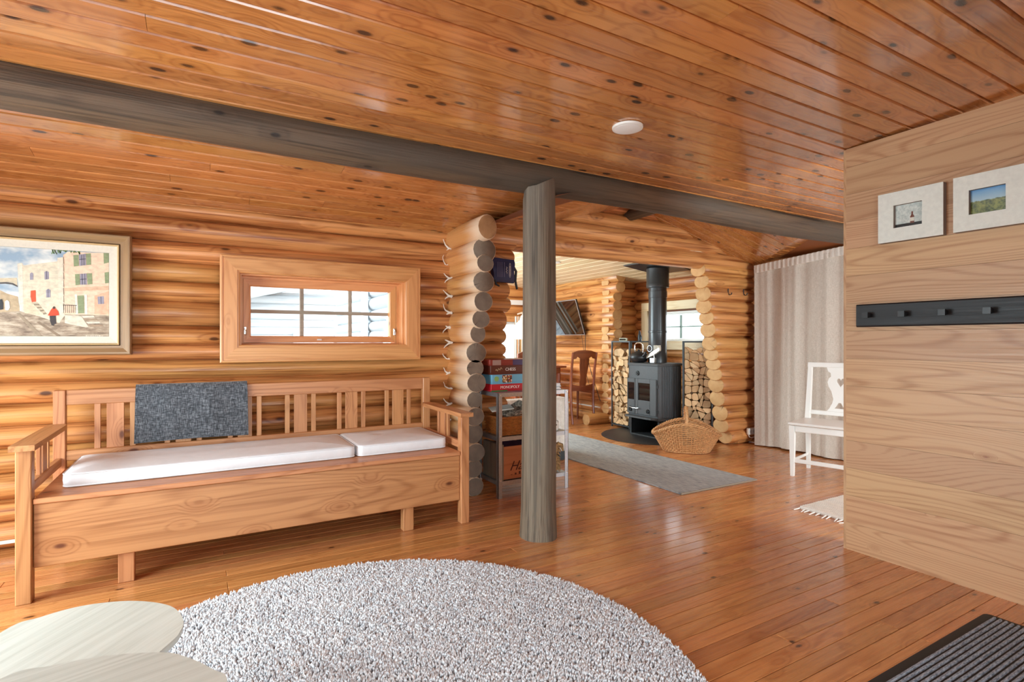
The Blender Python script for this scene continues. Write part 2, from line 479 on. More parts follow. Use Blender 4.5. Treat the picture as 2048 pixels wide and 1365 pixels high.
def log_x(x0, x1, y, z, ry, rz, parent, end=END_PALE, mat=None, name='log', **kw):
    _ls[0] += 1
    return obj(name, log_g(x1 - x0, ry, rz, _ls[0], R.uniform(-.05, .05), **kw), [mat or m_log(), end], parent, (x0, y, z), ang=50)
def log_y(y0, y1, x, z, rx, rz, parent, end=END_PALE, mat=None, name='log', **kw):
    _ls[0] += 1
    return obj(name, log_g(y1 - y0, rx, rz, _ls[0], R.uniform(-.05, .05), **kw), [mat or m_log(), end], parent, (x, y0, z), (0, 0, math.pi / 2), ang=50)

# back wall behind the bench
LB = [0, .131, .2345, .357, .479, .584, .691, .793, .897, .98, 1.0795, 1.215, 1.317, 1.431, 1.543, 1.671, 1.76]
WX0, WX1, WZ0, WZ1 = .194, 1.15, .966, 1.384
LY = WALL_Y + .072
wb = struct(obj('wall_back', G().box(XL, WX0, LY - .02, LY + .03, 0, 1.8).box(WX1, 1.9, LY - .02, LY + .03, 0, 1.72)
      .box(WX0, WX1, LY - .02, LY + .03, 0, WZ0).box(WX0, WX1, LY - .02, LY + .03, WZ1, 1.8), GAP, ang=0))
def opening_left(z): return 1.93 + .08 * max(0, (z - .9)) / .8 if z > .5 else 1.9
for a, b in zip(LB, LB[1:]):
    zc = (a + b) / 2; rz = (b - a) / 2 + .006; e = opening_left(zc) + R.uniform(-.02, .02)
    if a > .95 and b < 1.44:
        log_x(XL, WX0 - .004, LY + .012, zc, .098, rz, wb); log_x(WX1 + .004, e, LY + .012, zc, .098, rz, wb)
    else:
        log_x(XL, e, LY + .012, zc, .098, rz, wb)
# logs over the wide opening and the gable above them
wg = struct(obj('wall_gable', G().prism([(1.95, 1.74), (4.6, 1.74), (4.6, 1.8), (RX, RZ + .03), (1.95, 1.84)], LY - .02, LY + .03, 'y'), GAP, ang=0))
for z0, z1, x0, x1 in ((1.68, 1.822, 1.62, 4.74), (1.822, 1.945, 1.9, 4.5), (1.945, 2.06, 2.3, 4.05), (2.06, 2.15, 2.75, 3.6)):
    log_x(x0, x1, LY, (z0 + z1) / 2, .085, (z1 - z0) / 2 + .009, wg)

# cross wall: log ends turned to the camera
ws = struct(obj('wall_cross', G().box(1.515, 1.545, 3.45, 3.6, 0, 1.7), GAP, ang=0))
EXT = wood('grey_exterior_boards', 'x', '#c3ccd0', '#a3aeb4', '#5f6a70', .8, 9, .3, .3, 0.0, 6, .05, .1)
wx = struct(obj('wall_outside', G().box(1.515, 1.6, 3.6, 7.0, 0, 1.8), GAP, ang=0))
ST = [(977, 453, 20), (968, 500, 25), (969, 528, 18), (966, 564, 22), (967, 602, 19), (961, 638, 19), (957, 668, 16), (951, 706, 21),
      (951, 736, 18), (952, 767, 20), (948, 800, 17), (952, 834, 19), (949, 869, 19), (950, 906, 20), (949, 940, 18), (949, 974, 19)]
CX = 1.535
stub = []
for i, (u, v, r) in enumerate(ST):
    yy, zz = at_x(u, v, CX)
    t = yy / dirn(u)[1]; rad = r / F * t
    stub.append((yy, zz, rad))
for i, (yy, zz, rad) in enumerate(stub):
    up = (stub[i - 1][1] - zz) if i else .16; dn = (zz - stub[i + 1][1]) if i < len(stub) - 1 else .12
    rz = max(rad, (up + dn) / 4 + .006)
    if i == len(stub) - 1: zz = max(zz, rz - .005)
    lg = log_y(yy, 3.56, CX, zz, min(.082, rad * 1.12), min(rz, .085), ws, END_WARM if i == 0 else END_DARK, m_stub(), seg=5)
    log_y(3.56, 6.95, CX, zz, .08, min(rz, .085), wx, EXT, EXT, seg=8)
    # white caulk where the cross wall meets the wall of the bench
    q = random.Random(i); pts = []
    for k in range(9):
        a = math.radians(-74 + 148 * k / 8)
        pts.append((-.094 * math.cos(a) + q.uniform(-.004, .004) - .004, q.uniform(-.006, .0), rz * math.sin(a)))
    obj('caulk', G().tube(pts, [.009, .007, .004, .0025, .002, .0025, .004, .007, .009], 5), CAULK, ws, (CX, WALL_Y + .004, zz))
# wall with the coat hooks: pale log ends at the opening
wh = struct(obj('wall_hooks', G().box(4.42, 4.74, LY - .02, LY + .03, 0, 1.72), GAP, ang=0))
HE = [(1397, 540), (1403, 563), (1405, 589), (1408, 614), (1412, 637), (1415, 661), (1419, 687), (1423, 709), (1426, 728), (1428, 749), (1432, 771), (1434, 798), (1439, 826), (1441, 851), (1449, 874)]
hk = [at_y(u, v, LY) for u, v in HE]
for i, (xx, zz) in enumerate(hk):
    up = (hk[i - 1][1] - zz) if i else .12; dn = (zz - hk[i + 1][1]) if i < len(hk) - 1 else .11
    rz = (up + dn) / 4 + .012
    zz = max(zz, rz - .002)
    log_x(xx, 4.76, LY, zz, .094, rz, wh, END_PALE, seg=4)
log_x(4.5, 4.76, LY, .035, .08, .036, wh, END_PALE, seg=3)

# alcove and television wall of the dining room
TX, AX_, AY = 4.35, 4.79, 5.07
wa = struct(obj('wall_alcove', G().box(AX_ - .01, AX_ + .03, 3.5, 4.0, 0, 1.75).box(AX_ - .01, AX_ + .03, 4.86, 5.15, 0, 1.75).box(AX_ - .01, AX_ + .03, 4.0, 4.86, 0, .99).box(AX_ - .01, AX_ + .03, 4.0, 4.86, 1.34, 1.75), GAP, ang=0))
z = 0.0; k = 0
while z < 1.72:
    d = R.uniform(.108, .13); zc = z + d / 2
    if zc + d / 2 > .995 and zc - d / 2 < 1.33:
        log_y(3.52, 4.0, AX_, zc, .075, d / 2 + .009, wa, seg=3); log_y(4.86, 5.1, AX_, zc, .075, d / 2 + .009, wa, seg=3)
    else: log_y(3.52, 5.1, AX_, zc, .075, d / 2 + .009, wa, seg=5)
    z += d
wr = struct(obj('wall_return', G().box(4.4, 4.8, AY + .05, AY + .08, 0, 1.75), GAP, ang=0))
z = 0.0
while z < 1.7:
    d = R.uniform(.108, .13)
    log_x(4.28 if z > .1 else 3.99, 4.78, AY + .07, z + d / 2, .07, d / 2 + .009, wr, END_PALE, seg=3); z += d
wt = struct(obj('wall_television', G().box(TX - .01, TX + .03, 5.1, 7.0, 0, 1.8), GAP, ang=0))
z = 0.0; k = 0
while z < 1.75:
    d = R.uniform(.1, .125); y0 = 4.96 + R.uniform(-.02, .02) + (.03 if z < 1.5 else -.02)
    log_y(y0, 6.95, TX, z + d / 2, .075, d / 2 + .009, wt, END_PALE, seg=7); z += d
wd = struct(obj('wall_dining', G().box(1.5, 3.55, 6.92, 6.97, 0, 2.1).box(4.12, 4.5, 6.92, 6.97, 0, 2.1).box(3.55, 4.12, 6.92, 6.97, 0, .62).box(3.55, 4.12, 6.92, 6.97, 1.28, 2.1), GAP, ang=0))
z = 0.0
while z < 2.0:
    d = R.uniform(.108, .13); zc = z + d / 2
    if zc + d / 2 > .64 and zc - d / 2 < 1.26:
        log_x(1.6, 3.55, 6.95, zc, .075, d / 2 + .009, wd, seg=5); log_x(4.12, 4.4, 6.95, zc, .075, d / 2 + .009, wd, seg=3)
    else: log_x(1.6, 4.4, 6.95, zc, .075, d / 2 + .009, wd, seg=6)
    z += d

# walls beyond the frame, with the left window, and two made-up front windows for the fill lamps
def wall_boards(name, axis, c, a0, a1, ztop, holes, sign):
    """plank wall in the plane axis = c, from a0 to a1, with rectangular holes (h0, h1, z0, z1)"""
    g = G(); cuts = sorted({a0, a1, *[h for q in holes for h in q[:2]]})
    t0, t1 = (c, c + .05 * sign) if sign > 0 else (c - .05, c)
    for p, q in zip(cuts, cuts[1:]):
        h = [k for k in holes if k[0] <= p and k[1] >= q]
        spans = [(0, ztop)] if not h else [(0, h[0][2]), (h[0][3], ztop)]
        for z0, z1 in spans:
            if axis == 'x': g.box(t0, t1, p, q, z0, z1)
            else: g.box(p, q, t0, t1, z0, z1)
    return struct(obj(name, g, m_log('y' if axis == 'x' else 'x'), ang=0))
wall_boards('wall_left', 'x', XL, YB, 3.5, 2.1, [(1.25, 2.75, .25, 1.35)], -1)
wall_boards('wall_front', 'y', YB, XL, 4.8, 2.15, [(-.9, .9, .25, 1.45), (3.05, 4.45, .3, 1.5)], -1)
wall_boards('wall_right', 'x', XR + .01, YB, 3.5, 2.1, [], 1)
def plain_window(name, axis, c, h):
    a0, a1, z0, z1 = h; wn = bpy.data.objects.new(name, None); COL.objects.link(wn); struct(wn)
    def bx(p, q, r, s, d0, d1):
        return G().box(d0, d1, p, q, r, s, .003) if axis == 'x' else G().box(p, q, d0, d1, r, s, .003)
    e = .05
    for p, q, r, s in ((a0, a1, z0, z0 + e), (a0, a1, z1 - e, z1), (a0, a0 + e, z0 + e, z1 - e), (a1 - e, a1, z0 + e, z1 - e), ((a0 + a1) / 2 - .02, (a0 + a1) / 2 + .02, z0 + e, z1 - e)):
        obj('window_frame', bx(p, q, r, s, c - .045, c - .005), WHITE, wn)
    obj('pane', bx(a0 + e, a1 - e, z0 + e, z1 - e, c - .027, c - .023), GLASS, wn)
plain_window('window_4', 'x', XL, (1.25, 2.75, .25, 1.35))
plain_window('added_window_5', 'y', YB, (-.9, .9, .25, 1.45))  # unseen window invented for the rear fill lamp
plain_window('added_window_6', 'y', YB, (3.05, 4.45, .3, 1.5))  # unseen window invented for the hall fill lamp

# partition of wide pine boards
PX, PY = 2.695, 1.451
wp = struct(obj('wall_partition', G().box(PX + .012, PX + .1, YB, PY - .012, 0, 1.92), GAP, ang=0))
z = 0.0
while z < 1.93:
    z1 = min(z + .131, 1.975)
    g = G(); top = (lambda yy: min(z1, z_near(yy) - .002))
    y0 = YB
    r0 = [(0, 0, 0), (0, 0, min(z1, z_near(y0) - .002) - z - .0009), (.02, 0, min(z1, z_near(y0) - .002) - z - .0009), (.02, 0, 0)]
    zt = min(z1, z_near(PY) - .002) - z - .0009
    r1 = [(0, PY - y0, 0), (0, PY - y0, zt), (.02, PY - y0, zt), (.02, PY - y0, 0)]
    obj('wall_board', g.loft([r0, r1]), m_part(), wp, (PX, y0, z), ang=0)
    z = z1
# the partition's far end and other side
obj('end_board', G().box(PX, PX + .11, PY, PY + .012, 0, 1.92), m_part('z'), wp, ang=0)

# beam, post and ridge log
bm_ = obj('ceiling_beam', log_g(4.72 - XL, .088, .09, 5, .04, n=20, wob=.008), [m_beam(), END_DARK], None, (XL, 2.365, 1.85), ang=50)
tag(bm_, 'long dark weathered log beam running under the board ceiling', 'beam')
g = G(); rings = []
n = 22; prs = random.Random(3)
for i in range(13):
    zz = 1.835 * i / 12; r = .0905 - .008 * i / 12 + (.006 if i == 0 else 0)
    ring = []
    for j in range(n):
        a = 2 * math.pi * j / n; rr = r * (1 + .025 * math.sin(3 * a + zz) + .02 * math.sin(5 * a + 1.3 * zz + 2))
        px, py = rr * math.cos(a) + .004 * math.sin(2 * zz), rr * math.sin(a)
        top = 1.805 + .03 * min(1, max(-1, px / .06)) - (.05 if py > .02 else 0)
        ring.append((px, py, zz if i < 12 else top))
    rings.append(ring)
g.loft(rings, 0, True, True, 1)
tag(obj('post', g, [m_dark('z'), END_DARK], None, (1.507, 2.334, 0), ang=50), 'grey weathered round log post standing on the floor under the beam', 'post')
tag(obj('ridge_log', log_g(1.16, .047, .047, 9, 0, n=16), [m_beam(), END_DARK], None, (3.12, 2.3, 2.055), (0, 0, math.pi / 2), ang=50),
    'short dark ridge log under the peak of the gable', 'beam')

# ------------------------------------------------------------------ window over the bench
def empty(name, parent=None):
    o = bpy.data.objects.new(name, None); COL.objects.link(o); o.empty_display_size = .05
    if parent: o.parent = parent
    return o
win = struct(empty('window_1'))
CY0, CY1 = 3.352, 3.378                     # casing boards, with a stepped profile, mitred
def mitred(parent, name, x0, x1, z0, z1, wd_, prof, mat, ang=0):
    """four boards of a picture-frame; prof = [(distance from outer edge, y)] front profile, back at y1 of the list end"""
    c = [(x0, z0), (x1, z0), (x1, z1), (x0, z1)]; sg = [(1, 1), (-1, 1), (-1, -1), (1, -1)]
    for k in range(4):
        j = (k + 1) % 4; rings = []
        ox, oz = (c[k][0] + c[j][0]) / 2, (c[k][1] + c[j][1]) / 2
        for e in (k, j):
            rings.append([(c[e][0] + sg[e][0] * d - ox, yy, c[e][1] + sg[e][1] * d - oz) for d, yy in prof])
        g = G().loft(rings)
        obj(name, g, mat('x') if k % 2 == 0 else mat('z'), parent, (ox, 0, oz), ang=ang)
prof = [(0, 3.40), (0, 3.356), (.006, 3.352), (.012, 3.352), (.013, 3.357), (.02, 3.357), (.021, 3.352), (.084, 3.352), (.085, 3.357), (.092, 3.357), (.098, 3.361), (.098, 3.40)]
mitred(win, 'casing_board', .096, 1.248, .88, 1.477, .098, prof, m_trim)
mitred(win, 'jamb_board', .19, 1.152, .962, 1.386, .03, [(0, 3.60), (0, 3.395), (.014, 3.395), (.014, 3.47), (.026, 3.47), (.026, 3.60)], m_trim)
sash = empty('sash', win)
mitred(sash, 'sash_rail', .218, 1.124, .99, 1.36, .04, [(0, 3.53), (0, 3.486), (.034, 3.486), (.04, 3.492), (.04, 3.53)], m_trim)
obj('pane', G().box(.256, 1.086 + .03, 1.028, 1.324 + .03, 3.515, 3.518), GLASS, sash, ang=0)
GREYW = wood('grey_muntin', 'x', '#a79b8c', '#8a7d6e', '#5a4a3a', .6, 9, .3, .3, 0.0, 6, .05, .05)
for xm in (.545, .838): obj('muntin', G().box(xm - .0115, xm + .0115, 3.532, 3.552, 1.0, 1.36, .003), GREYW, sash, ang=0)
obj('muntin', G().box(.23, 1.12, 3.53, 3.55, 1.166, 1.187, .003), GREYW, sash, ang=0)
for xl in (.228, 1.112):
    lt = obj('window_latch', G().box(-.006, .006, -.004, .004, -.022, .022, .002).box(-.004, .004, -.016, -.003, .004, .012, .001), CHROME, win, (xl, 3.478, 1.06))
    obj('latch_lever', G().tube([(0, -.012, .01), (.004, -.016, -.006), (.002, -.014, -.026)], [.004, .0035, .0025], 6), CHROME, lt)
obj('vent_clip', G().box(-.014, .014, -.004, .004, -.004, .004, .002), WHITE, win, (.64, 3.484, 1.008))

# alcove window
w2 = struct(empty('window_2'))
def yz_frame(parent, name, x0, x1, y0, y1, z0, z1, wd_, mat):
    for a, b, c, d in ((y0, y1, z0, z0 + wd_), (y0, y1, z1 - wd_, z1), (y0, y0 + wd_, z0 + wd_, z1 - wd_), (y1 - wd_, y1, z0 + wd_, z1 - wd_)):
        obj(name, G().box(x0, x1, a, b, c, d, .003), mat('y') if b - a > d - c else mat('z'), parent, ang=0)
yz_frame(w2, 'casing_board', AX_ - .105, AX_ - .075, 3.9, 4.95, .9, 1.46, .1, m_pale)
yz_frame(w2, 'window_frame', AX_ - .06, AX_ + .03, 4.0, 4.86, .99, 1.34, .02, lambda a: WHITE)
s2 = empty('sash', w2)
SG = plain('sash_greengrey', '#8fa79c', .5)
yz_frame(s2, 'sash_rail', AX_ - .03, AX_ + .01, 4.02, 4.84, 1.005, 1.325, .022, lambda a: WHITE)
obj('pane', G().box(AX_ - .006, AX_ - .003, 4.05, 4.81, 1.035, 1.295), GLASS, s2, ang=0)
for ym in (4.40, 4.70): obj('muntin', G().box(AX_ - .025, AX_ + .0, ym - .008, ym + .008, 1.03, 1.3), SG, s2, ang=0)
obj('muntin', G().box(AX_ - .025, AX_, 4.05, 4.81, 1.157, 1.172), SG, s2, ang=0)
# dining window with its striped curtain
w3 = struct(empty('window_3'))
def xz_frame(parent, name, x0, x1, y0, y1, z0, z1, wd_, mat):
    for a, b, c, d in ((x0, x1, z0, z0 + wd_), (x0, x1, z1 - wd_, z1), (x0, x0 + wd_, z0 + wd_, z1 - wd_), (x1 - wd_, x1, z0 + wd_, z1 - wd_)):
        obj(name, G().box(a, b, y0, y1, c, d, .003), mat('x') if b - a > d - c else mat('z'), parent, ang=0)
xz_frame(w3, 'casing_board', 3.47, 4.2, 6.84, 6.87, .54, 1.36, .08, m_trim)
xz_frame(w3, 'sash_rail', 3.55, 4.12, 6.9, 6.94, .62, 1.28, .04, lambda a: WHITE)
obj('pane', G().box(3.59, 4.08, 6.918, 6.921, .66, 1.24), GLASS, w3, ang=0)
def stripes():
    k = N('striped_curtain'); tc, p, oi = k.coords(); sp = k.new('SeparateXYZ'); k.l(tc, sp.inputs[0])
    f = k.math('FRACT', k.math('MULTIPLY', sp.outputs[0], 9))
    k.l(k.ramp(f, [(0, lin('#f2ece0')), (.3, lin('#d8a96a')), (.42, lin('#f2ece0')), (.6, lin('#9aa9a0')), (.7, lin('#c9824e')), (.82, lin('#f2ece0'))], 'CONSTANT'), k.b.inputs['Base Color'])
    k.b.inputs['Roughness'].default_value = .9; return k.mat
def wavy(x0, x1, z0, z1, amp, waves, nx=60, th=.004, seed=0):
    q = random.Random(seed); g = G(); r0 = []; r1 = []
    ph = q.uniform(0, 6)
    pts = []
    for i in range(nx + 1):
        t = i / nx; pts.append((x0 + (x1 - x0) * t, amp * math.sin(t * waves * 6.283 + ph) + amp * .4 * math.sin(t * waves * 2.7 * 6.283)))
    ring = lambda z, s_: [(x, yy * s_ - th / 2, z) for x, yy in pts] + [(x, yy * s_ + th / 2, z) for x, yy in reversed(pts)]
    return g.loft([ring(z0, 1.15), ring((z0 + z1) / 2, 1.0), ring(z1, .7)])
SC = stripes()
for i, (xa, xb, za) in enumerate(((3.48, 3.72, .6), (3.98, 4.2, .6))):
    tag(obj('window_curtain', wavy(xa, xb, za - .9, 1.36 - .9, .014, 3, seed=i), SC, None, (0, 6.81, .9)),
        ('left' if i == 0 else 'right') + ' striped curtain at the dining room window behind the post', 'curtain', 'striped curtains')

# ------------------------------------------------------------------ bench
bn = thing('settle_bench', 'long pine settle bench with slatted back along the log wall', 'bench', (.335, 3.0, 0))
BO = (.335, 3.0, 0)
def part(name, x0, x1, y0, y1, z0, z1, mat, parent, org, b=.003, label=None):
    cx, cy, cz = (x0 + x1) / 2, (y0 + y1) / 2, (z0 + z1) / 2
    g = G().box(x0 - cx, x1 - cx, y0 - cy, y1 - cy, z0 - cz, z1 - cz, b)
    return obj(name, g, mat, parent, (cx - org[0], cy - org[1], cz - org[2]), ang=0, label=label)
B = lambda n, *a, **k: part(n, *a, bn, BO, **k)
mx, my, mz = m_bench('x'), m_bench('y'), m_bench('z')
BL, BRR = -.602, 1.285
for xa in (BL, BRR - .048):
    B('front_leg', xa, xa + .048, 2.695, 2.745, 0, .585, mz)
    B('back_post', xa + .003, xa + .05, 3.285, 3.325, 0, .765, mz)
    ax0 = xa - .014
    poly = [(ax0, 2.672), (ax0 + .076, 2.672), (ax0 + .076, 3.24), (ax0 + .062, 3.286), (ax0 + .01, 3.286), (ax0, 3.24)]
    ar = obj('armrest', G().prism([(p[0] - ax0, p[1] - 3.0) for p in poly], -.011, .011, 'z'), my, bn, (ax0 - BO[0], 0, .596), ang=0)
    B('side_rail', xa + .012, xa + .036, 2.745, 3.285, .405, .445, my)
    for yc, hw in ((2.93, .012), (3.0, .035), (3.07, .012)):
        B('arm_slat', xa + .016, xa + .03, yc - hw, yc + hw, .445, .585, mz, b=.001)
B('top_rail', BL + .05, BRR - .045, 3.292, 3.318, .694, .765, mx)
B('bottom_rail', BL + .05, BRR - .045, 3.292, 3.318, .428, .476, mx)
for k in range(6):
    c = -.361 + .288 * k
    for d, hw in ((-.071, .012), (0, .035), (.071, .012)):
        B('back_slat', c + d - hw, c + d + hw, 3.299, 3.313, .476, .694, mz, b=.001)
B('seat_lid', BL + .05, BRR - .05, 2.702, 3.285, .374, .395, mx)
fp = B('front_panel', BL + .05, BRR - .05, 2.714, 2.734, .127, .372, mx)
B('back_panel', BL + .05, BRR - .05, 3.26, 3.28, .127, .372, mx)
B('end_panel', BL + .05, BL + .07, 2.736, 3.258, .127, .372, my); B('end_panel', BRR - .07, BRR - .05, 2.736, 3.258, .127, .372, my)
B('box_bottom', BL + .072, BRR - .072, 2.736, 3.258, .127, .147, mx)
for xc in (-.263, .953): B('inner_leg', xc - .028, xc + .028, 2.738, 2.788, 0, .126, mz)

CUSH = plain('white_cotton', '#ececee', .85, noise=.04, nscale=12, bump=.25)
def cushion(x0, x1, y0, y1, h, seed):
    q = random.Random(seed); g = G(); rings = []
    def ring(d, z, k=6):
        return rrect(x0 + d, x1 - d, y0 + d, y1 - d, max(.03 - d * .4, .012), z, k)
    for d, z in ((.012, 0), (.002, .006), (0, h * .5), (.001, h - .008), (.006, h - .001), (.016, h + .001), (.05, h + .006), (.1, h + .01), (.16, h + .012), (.2, h + .012)):
        rings.append([(px, py, z + (0 if z < h else .002 * math.sin(9 * px + q.random()) * (d > .02))) for px, py, z in ring(d, z)])
    return g.loft(rings)
def seat_cushion(label, x0, x1, seed):
    t = thing('seat_cushion', label, 'cushion', ((x0 + x1) / 2, 3.05, .3952), 0, 'bench cushions')
    cx = (x0 + x1) / 2
    obj('cushion_body', cushion(x0 - cx, x1 - cx, 2.835 - 3.05, 3.275 - 3.05, .058, seed), CUSH, t, ang=60)
    for zz in (.006, .055):
        obj('piping', G().tube(rrect(x0 - cx + .002, x1 - cx - .002, 2.837 - 3.05, 3.273 - 3.05, .03, zz, 5), .0028, 5, closed=True), CUSH, t)
    return t
seat_cushion('long white seat cushion on the bench below the grey blanket', -.49, .703, 1)
seat_cushion('short white seat cushion at the right end of the bench', .712, 1.214, 2)

# blanket folded over the back rail
def blanket_mat():
    k = N('grey_blanket'); tc, p, oi = k.coords()
    a = k.noise(k.vmul(p, (40, 40, 380)), 1, 2, .6); b = k.noise(k.vmul(p, (380, 40, 40)), 1, 2, .6)
    f = k.math('MULTIPLY', k.math('ADD', a, b), .5)
    k.l(k.ramp(f, [(.38, lin('#26282c')), (.5, lin('#4b4e54')), (.62, lin('#84878c'))]), k.b.inputs['Base Color'])
    k.b.inputs['Roughness'].default_value = .95; k.b.inputs['Sheen Weight'].default_value = .3
    k.bump(f, .5, .004); return k.mat
g = G(); nx = 26; rings = []
outer = [(3.274, .487), (3.27, .54), (3.272, .62), (3.273, .7), (3.276, .758), (3.288, .777), (3.306, .781), (3.324, .775), (3.334, .758), (3.335, .7), (3.335, .55)]
for i in range(nx + 1):
    t = i / nx; x = -.277 + .502 * t
    wv = .003 * math.sin(7 * t) + .002 * math.sin(17 * t)
    o_ = [(x + (.006 * (1 - j / 4) * (1 if t > .5 else -1) if j < 4 else 0), yy + wv * (1 if j < 5 else .3), zz + (.006 * math.sin(3 * t) if j == 0 else 0)) for j, (yy, zz) in enumerate(outer)]
    inn = [(a, b + (.011 if j < 5 else (-.003 if j < 8 else -.008)), c - (.008 if 3 < j < 9 else 0)) for j, (a, b, c) in enumerate(o_)]
    rings.append([(a - 0, b - 3.3, c - .78) for a, b, c in o_ + inn[::-1]])
g.loft(rings)
tag(obj('blanket', g, blanket_mat(), None, (0, 3.3, .78), ang=60), 'dark grey woven blanket folded over the back of the bench', 'blanket')

# ------------------------------------------------------------------ painting
pt = thing('framed_painting', 'large framed street painting on the log wall left of the window', 'painting', (-.75, 3.375, 1.233))
PXC, PZC = -.75, 1.233
PL, PR_, PB, PT = -1.2, -.302, .93, 1.536
gold = wood('gilded_frame', 'x', '#a3825c', '#7a5a3c', '#6a4a30', .35, 9, .35, .4, 0.0, 6, .04, .08, coat=.1)
FRM = lambda a: wood('gilded_frame', a, '#a3825c', '#7a5a3c', '#6a4a30', .35, 9, .35, .4, 0.0, 6, .04, .08, coat=.1)
def mitred_rel(parent, name, x0, x1, z0, z1, prof, mat):
    c = [(x0, z0), (x1, z0), (x1, z1), (x0, z1)]; sg = [(1, 1), (-1, 1), (-1, -1), (1, -1)]
    for k in range(4):
        j = (k + 1) % 4; ox, oz = (c[k][0] + c[j][0]) / 2, (c[k][1] + c[j][1]) / 2
        rings = [[(c[e][0] + sg[e][0] * d - ox, yy, c[e][1] + sg[e][1] * d - oz) for d, yy in prof] for e in (k, j)]
        obj(name, G().loft(rings), mat('x') if k % 2 == 0 else mat('z'), parent, (ox - PXC, 0, oz - PZC), ang=30)
mitred_rel(pt, 'frame_moulding', PL, PR_, PB, PT, [(0, .03), (0, -.018), (.006, -.026), (.014, -.026), (.034, -.012), (.046, -.012), (.05, .03)], FRM)
GOLDL = plain('gold_lip', '#d8bd8e', .3, .3); LINER = plain('linen_liner', '#ddd4c4', .85, noise=.05, nscale=80)
mitred_rel(pt, 'gold_lip', PL + .05, PR_ - .05, PB + .05, PT - .05, [(0, .03), (0, -.016), (.003, -.019), (.006, -.016), (.009, -.012), (.009, .03)], lambda a: GOLDL)
mitred_rel(pt, 'linen_liner', PL + .059, PR_ - .059, PB + .059, PT - .059, [(0, .03), (0, -.006), (.034, -.002), (.036, .03)], lambda a: LINER)
# the picture itself: flat paint on canvas
PYC = 3.375
polys = []
def zp(zx, zy):
    u, v = zx * .2198, 440 + zy * .2198
    x, z = at_y(u, v, PYC); return (x - PXC, z - PZC)
def paint(col, pts, order): polys.append((col, [zp(*p) for p in pts], order))
CLX, CRX, CBZ, CTZ = PL + .094 - PXC, PR_ - .094 - PXC, PB + .094 - PZC, PT - .094 - PZC
paint('#dfd2b9', [(158, 400), (200, 392), (215, 415), (520, 378), (525, 345), (575, 340), (590, 870), (540, 940), (360, 880), (215, 840), (180, 830)], 1)
paint('#e8dcc8', [(160, 405), (205, 400), (215, 840), (180, 832)], 2)
paint('#e6d7c0', [(522, 350), (572, 345), (588, 850), (545, 930)], 2)
paint('#efcdb0', [(575, 320), (620, 290), (1015, 250), (1015, 870), (590, 860)], 1)
paint('#e9b595', [(860, 690), (1015, 650), (1015, 865), (860, 860)], 2)
paint('#e0b596', [(585, 620), (1015, 602), (1015, 640), (590, 650)], 2)
for q in ([(668, 322), (715, 318), (718, 420), (672, 425)], [(782, 308), (826, 304), (830, 408), (788, 412)], [(682, 495), (725, 492), (728, 592), (688, 596)], [(790, 488), (838, 486), (842, 585), (798, 590)],
          [(942, 282), (1000, 268), (1000, 390), (945, 400)], [(952, 480), (1002, 475), (1004, 575), (956, 580)], [(705, 690), (765, 688), (768, 850), (712, 852)]): paint('#8d9870', q, 3)
for q in ([(718, 318), (780, 308), (784, 412), (722, 420)], [(728, 492), (788, 488), (792, 590), (730, 592)], [(888, 700), (945, 695), (948, 765), (892, 768)], [(272, 490), (290, 478), (303, 490), (303, 545), (274, 548)], [(405, 475), (425, 465), (445, 475), (446, 540), (407, 545)], [(420, 640), (440, 628), (460, 640), (460, 705), (422, 708)]): paint('#9a93a0', q, 3)
for q in ([(740, 320), (745, 320), (748, 418), (743, 418)], [(760, 318), (765, 318), (768, 415), (763, 415)], [(720, 360), (782, 352), (782, 358), (720, 366)], [(745, 492), (750, 492), (753, 590), (748, 590)], [(768, 490), (773, 490), (776, 590), (771, 590)], [(728, 540), (790, 536), (790, 542), (728, 546)], [(916, 698), (921, 698), (923, 766), (918, 766)], [(435, 632), (439, 630), (441, 706), (437, 706)], [(422, 470), (427, 468), (429, 542), (424, 542)]): paint('#564f5c', q, 4)
paint('#e8e2d2', [(680, 680), (700, 680), (712, 860), (690, 860)], 3); paint('#e8e2d2', [(768, 680), (792, 680), (797, 860), (772, 860)], 3)
paint('#d9542a', [(280, 645), (325, 640), (328, 745), (290, 750), (278, 700)], 3)
for i in range(8): paint('#8f7d66' if i % 2 else '#c9b89c', [(290 + i * 14, 752 + i * 14), (345 + i * 10, 752 + i * 13), (350 + i * 11, 764 + i * 13), (300 + i * 14, 766 + i * 14)], 3)
paint('#d8c8aa', [(218, 715), (262, 712), (370, 870), (225, 850)], 2)
paint('#e8481e', [(436, 870), (460, 825), (480, 800), (500, 800), (532, 835), (538, 868), (510, 872), (470, 876)], 5)
paint('#3c3230', [(452, 874), (508, 872), (512, 945), (496, 950), (488, 965), (470, 960), (455, 920)], 5); paint('#4a3328', [(480, 798), (492, 785), (505, 800), (498, 812), (484, 812)], 6)
paint('#2c2a2e', [(0, 725), (20, 722), (32, 760), (30, 815), (0, 820)], 5); paint('#efe9dc', [(45, 745), (65, 730), (85, 745), (92, 800), (75, 825), (48, 820)], 5)
for i in range(4): paint('#e4d8c4' if i % 2 == 0 else '#a48a70', [(740 + i * 22, 875 + i * 27), (850 + i * 26, 872 + i * 27), (865 + i * 26, 888 + i * 27), (760 + i * 20, 892 + i * 27)], 3)
paint('#ded2bc', [(590, 868), (740, 878), (805, 975), (780, 980), (590, 940)], 2)
for i in range(7): paint('#6a5a4c', [(578 + i * 18, 775), (582 + i * 18, 775), (582 + i * 18, 848), (578 + i * 18, 848)], 4)
paint('#6a5a4c', [(575, 772), (700, 776), (700, 782), (575, 778)], 4)
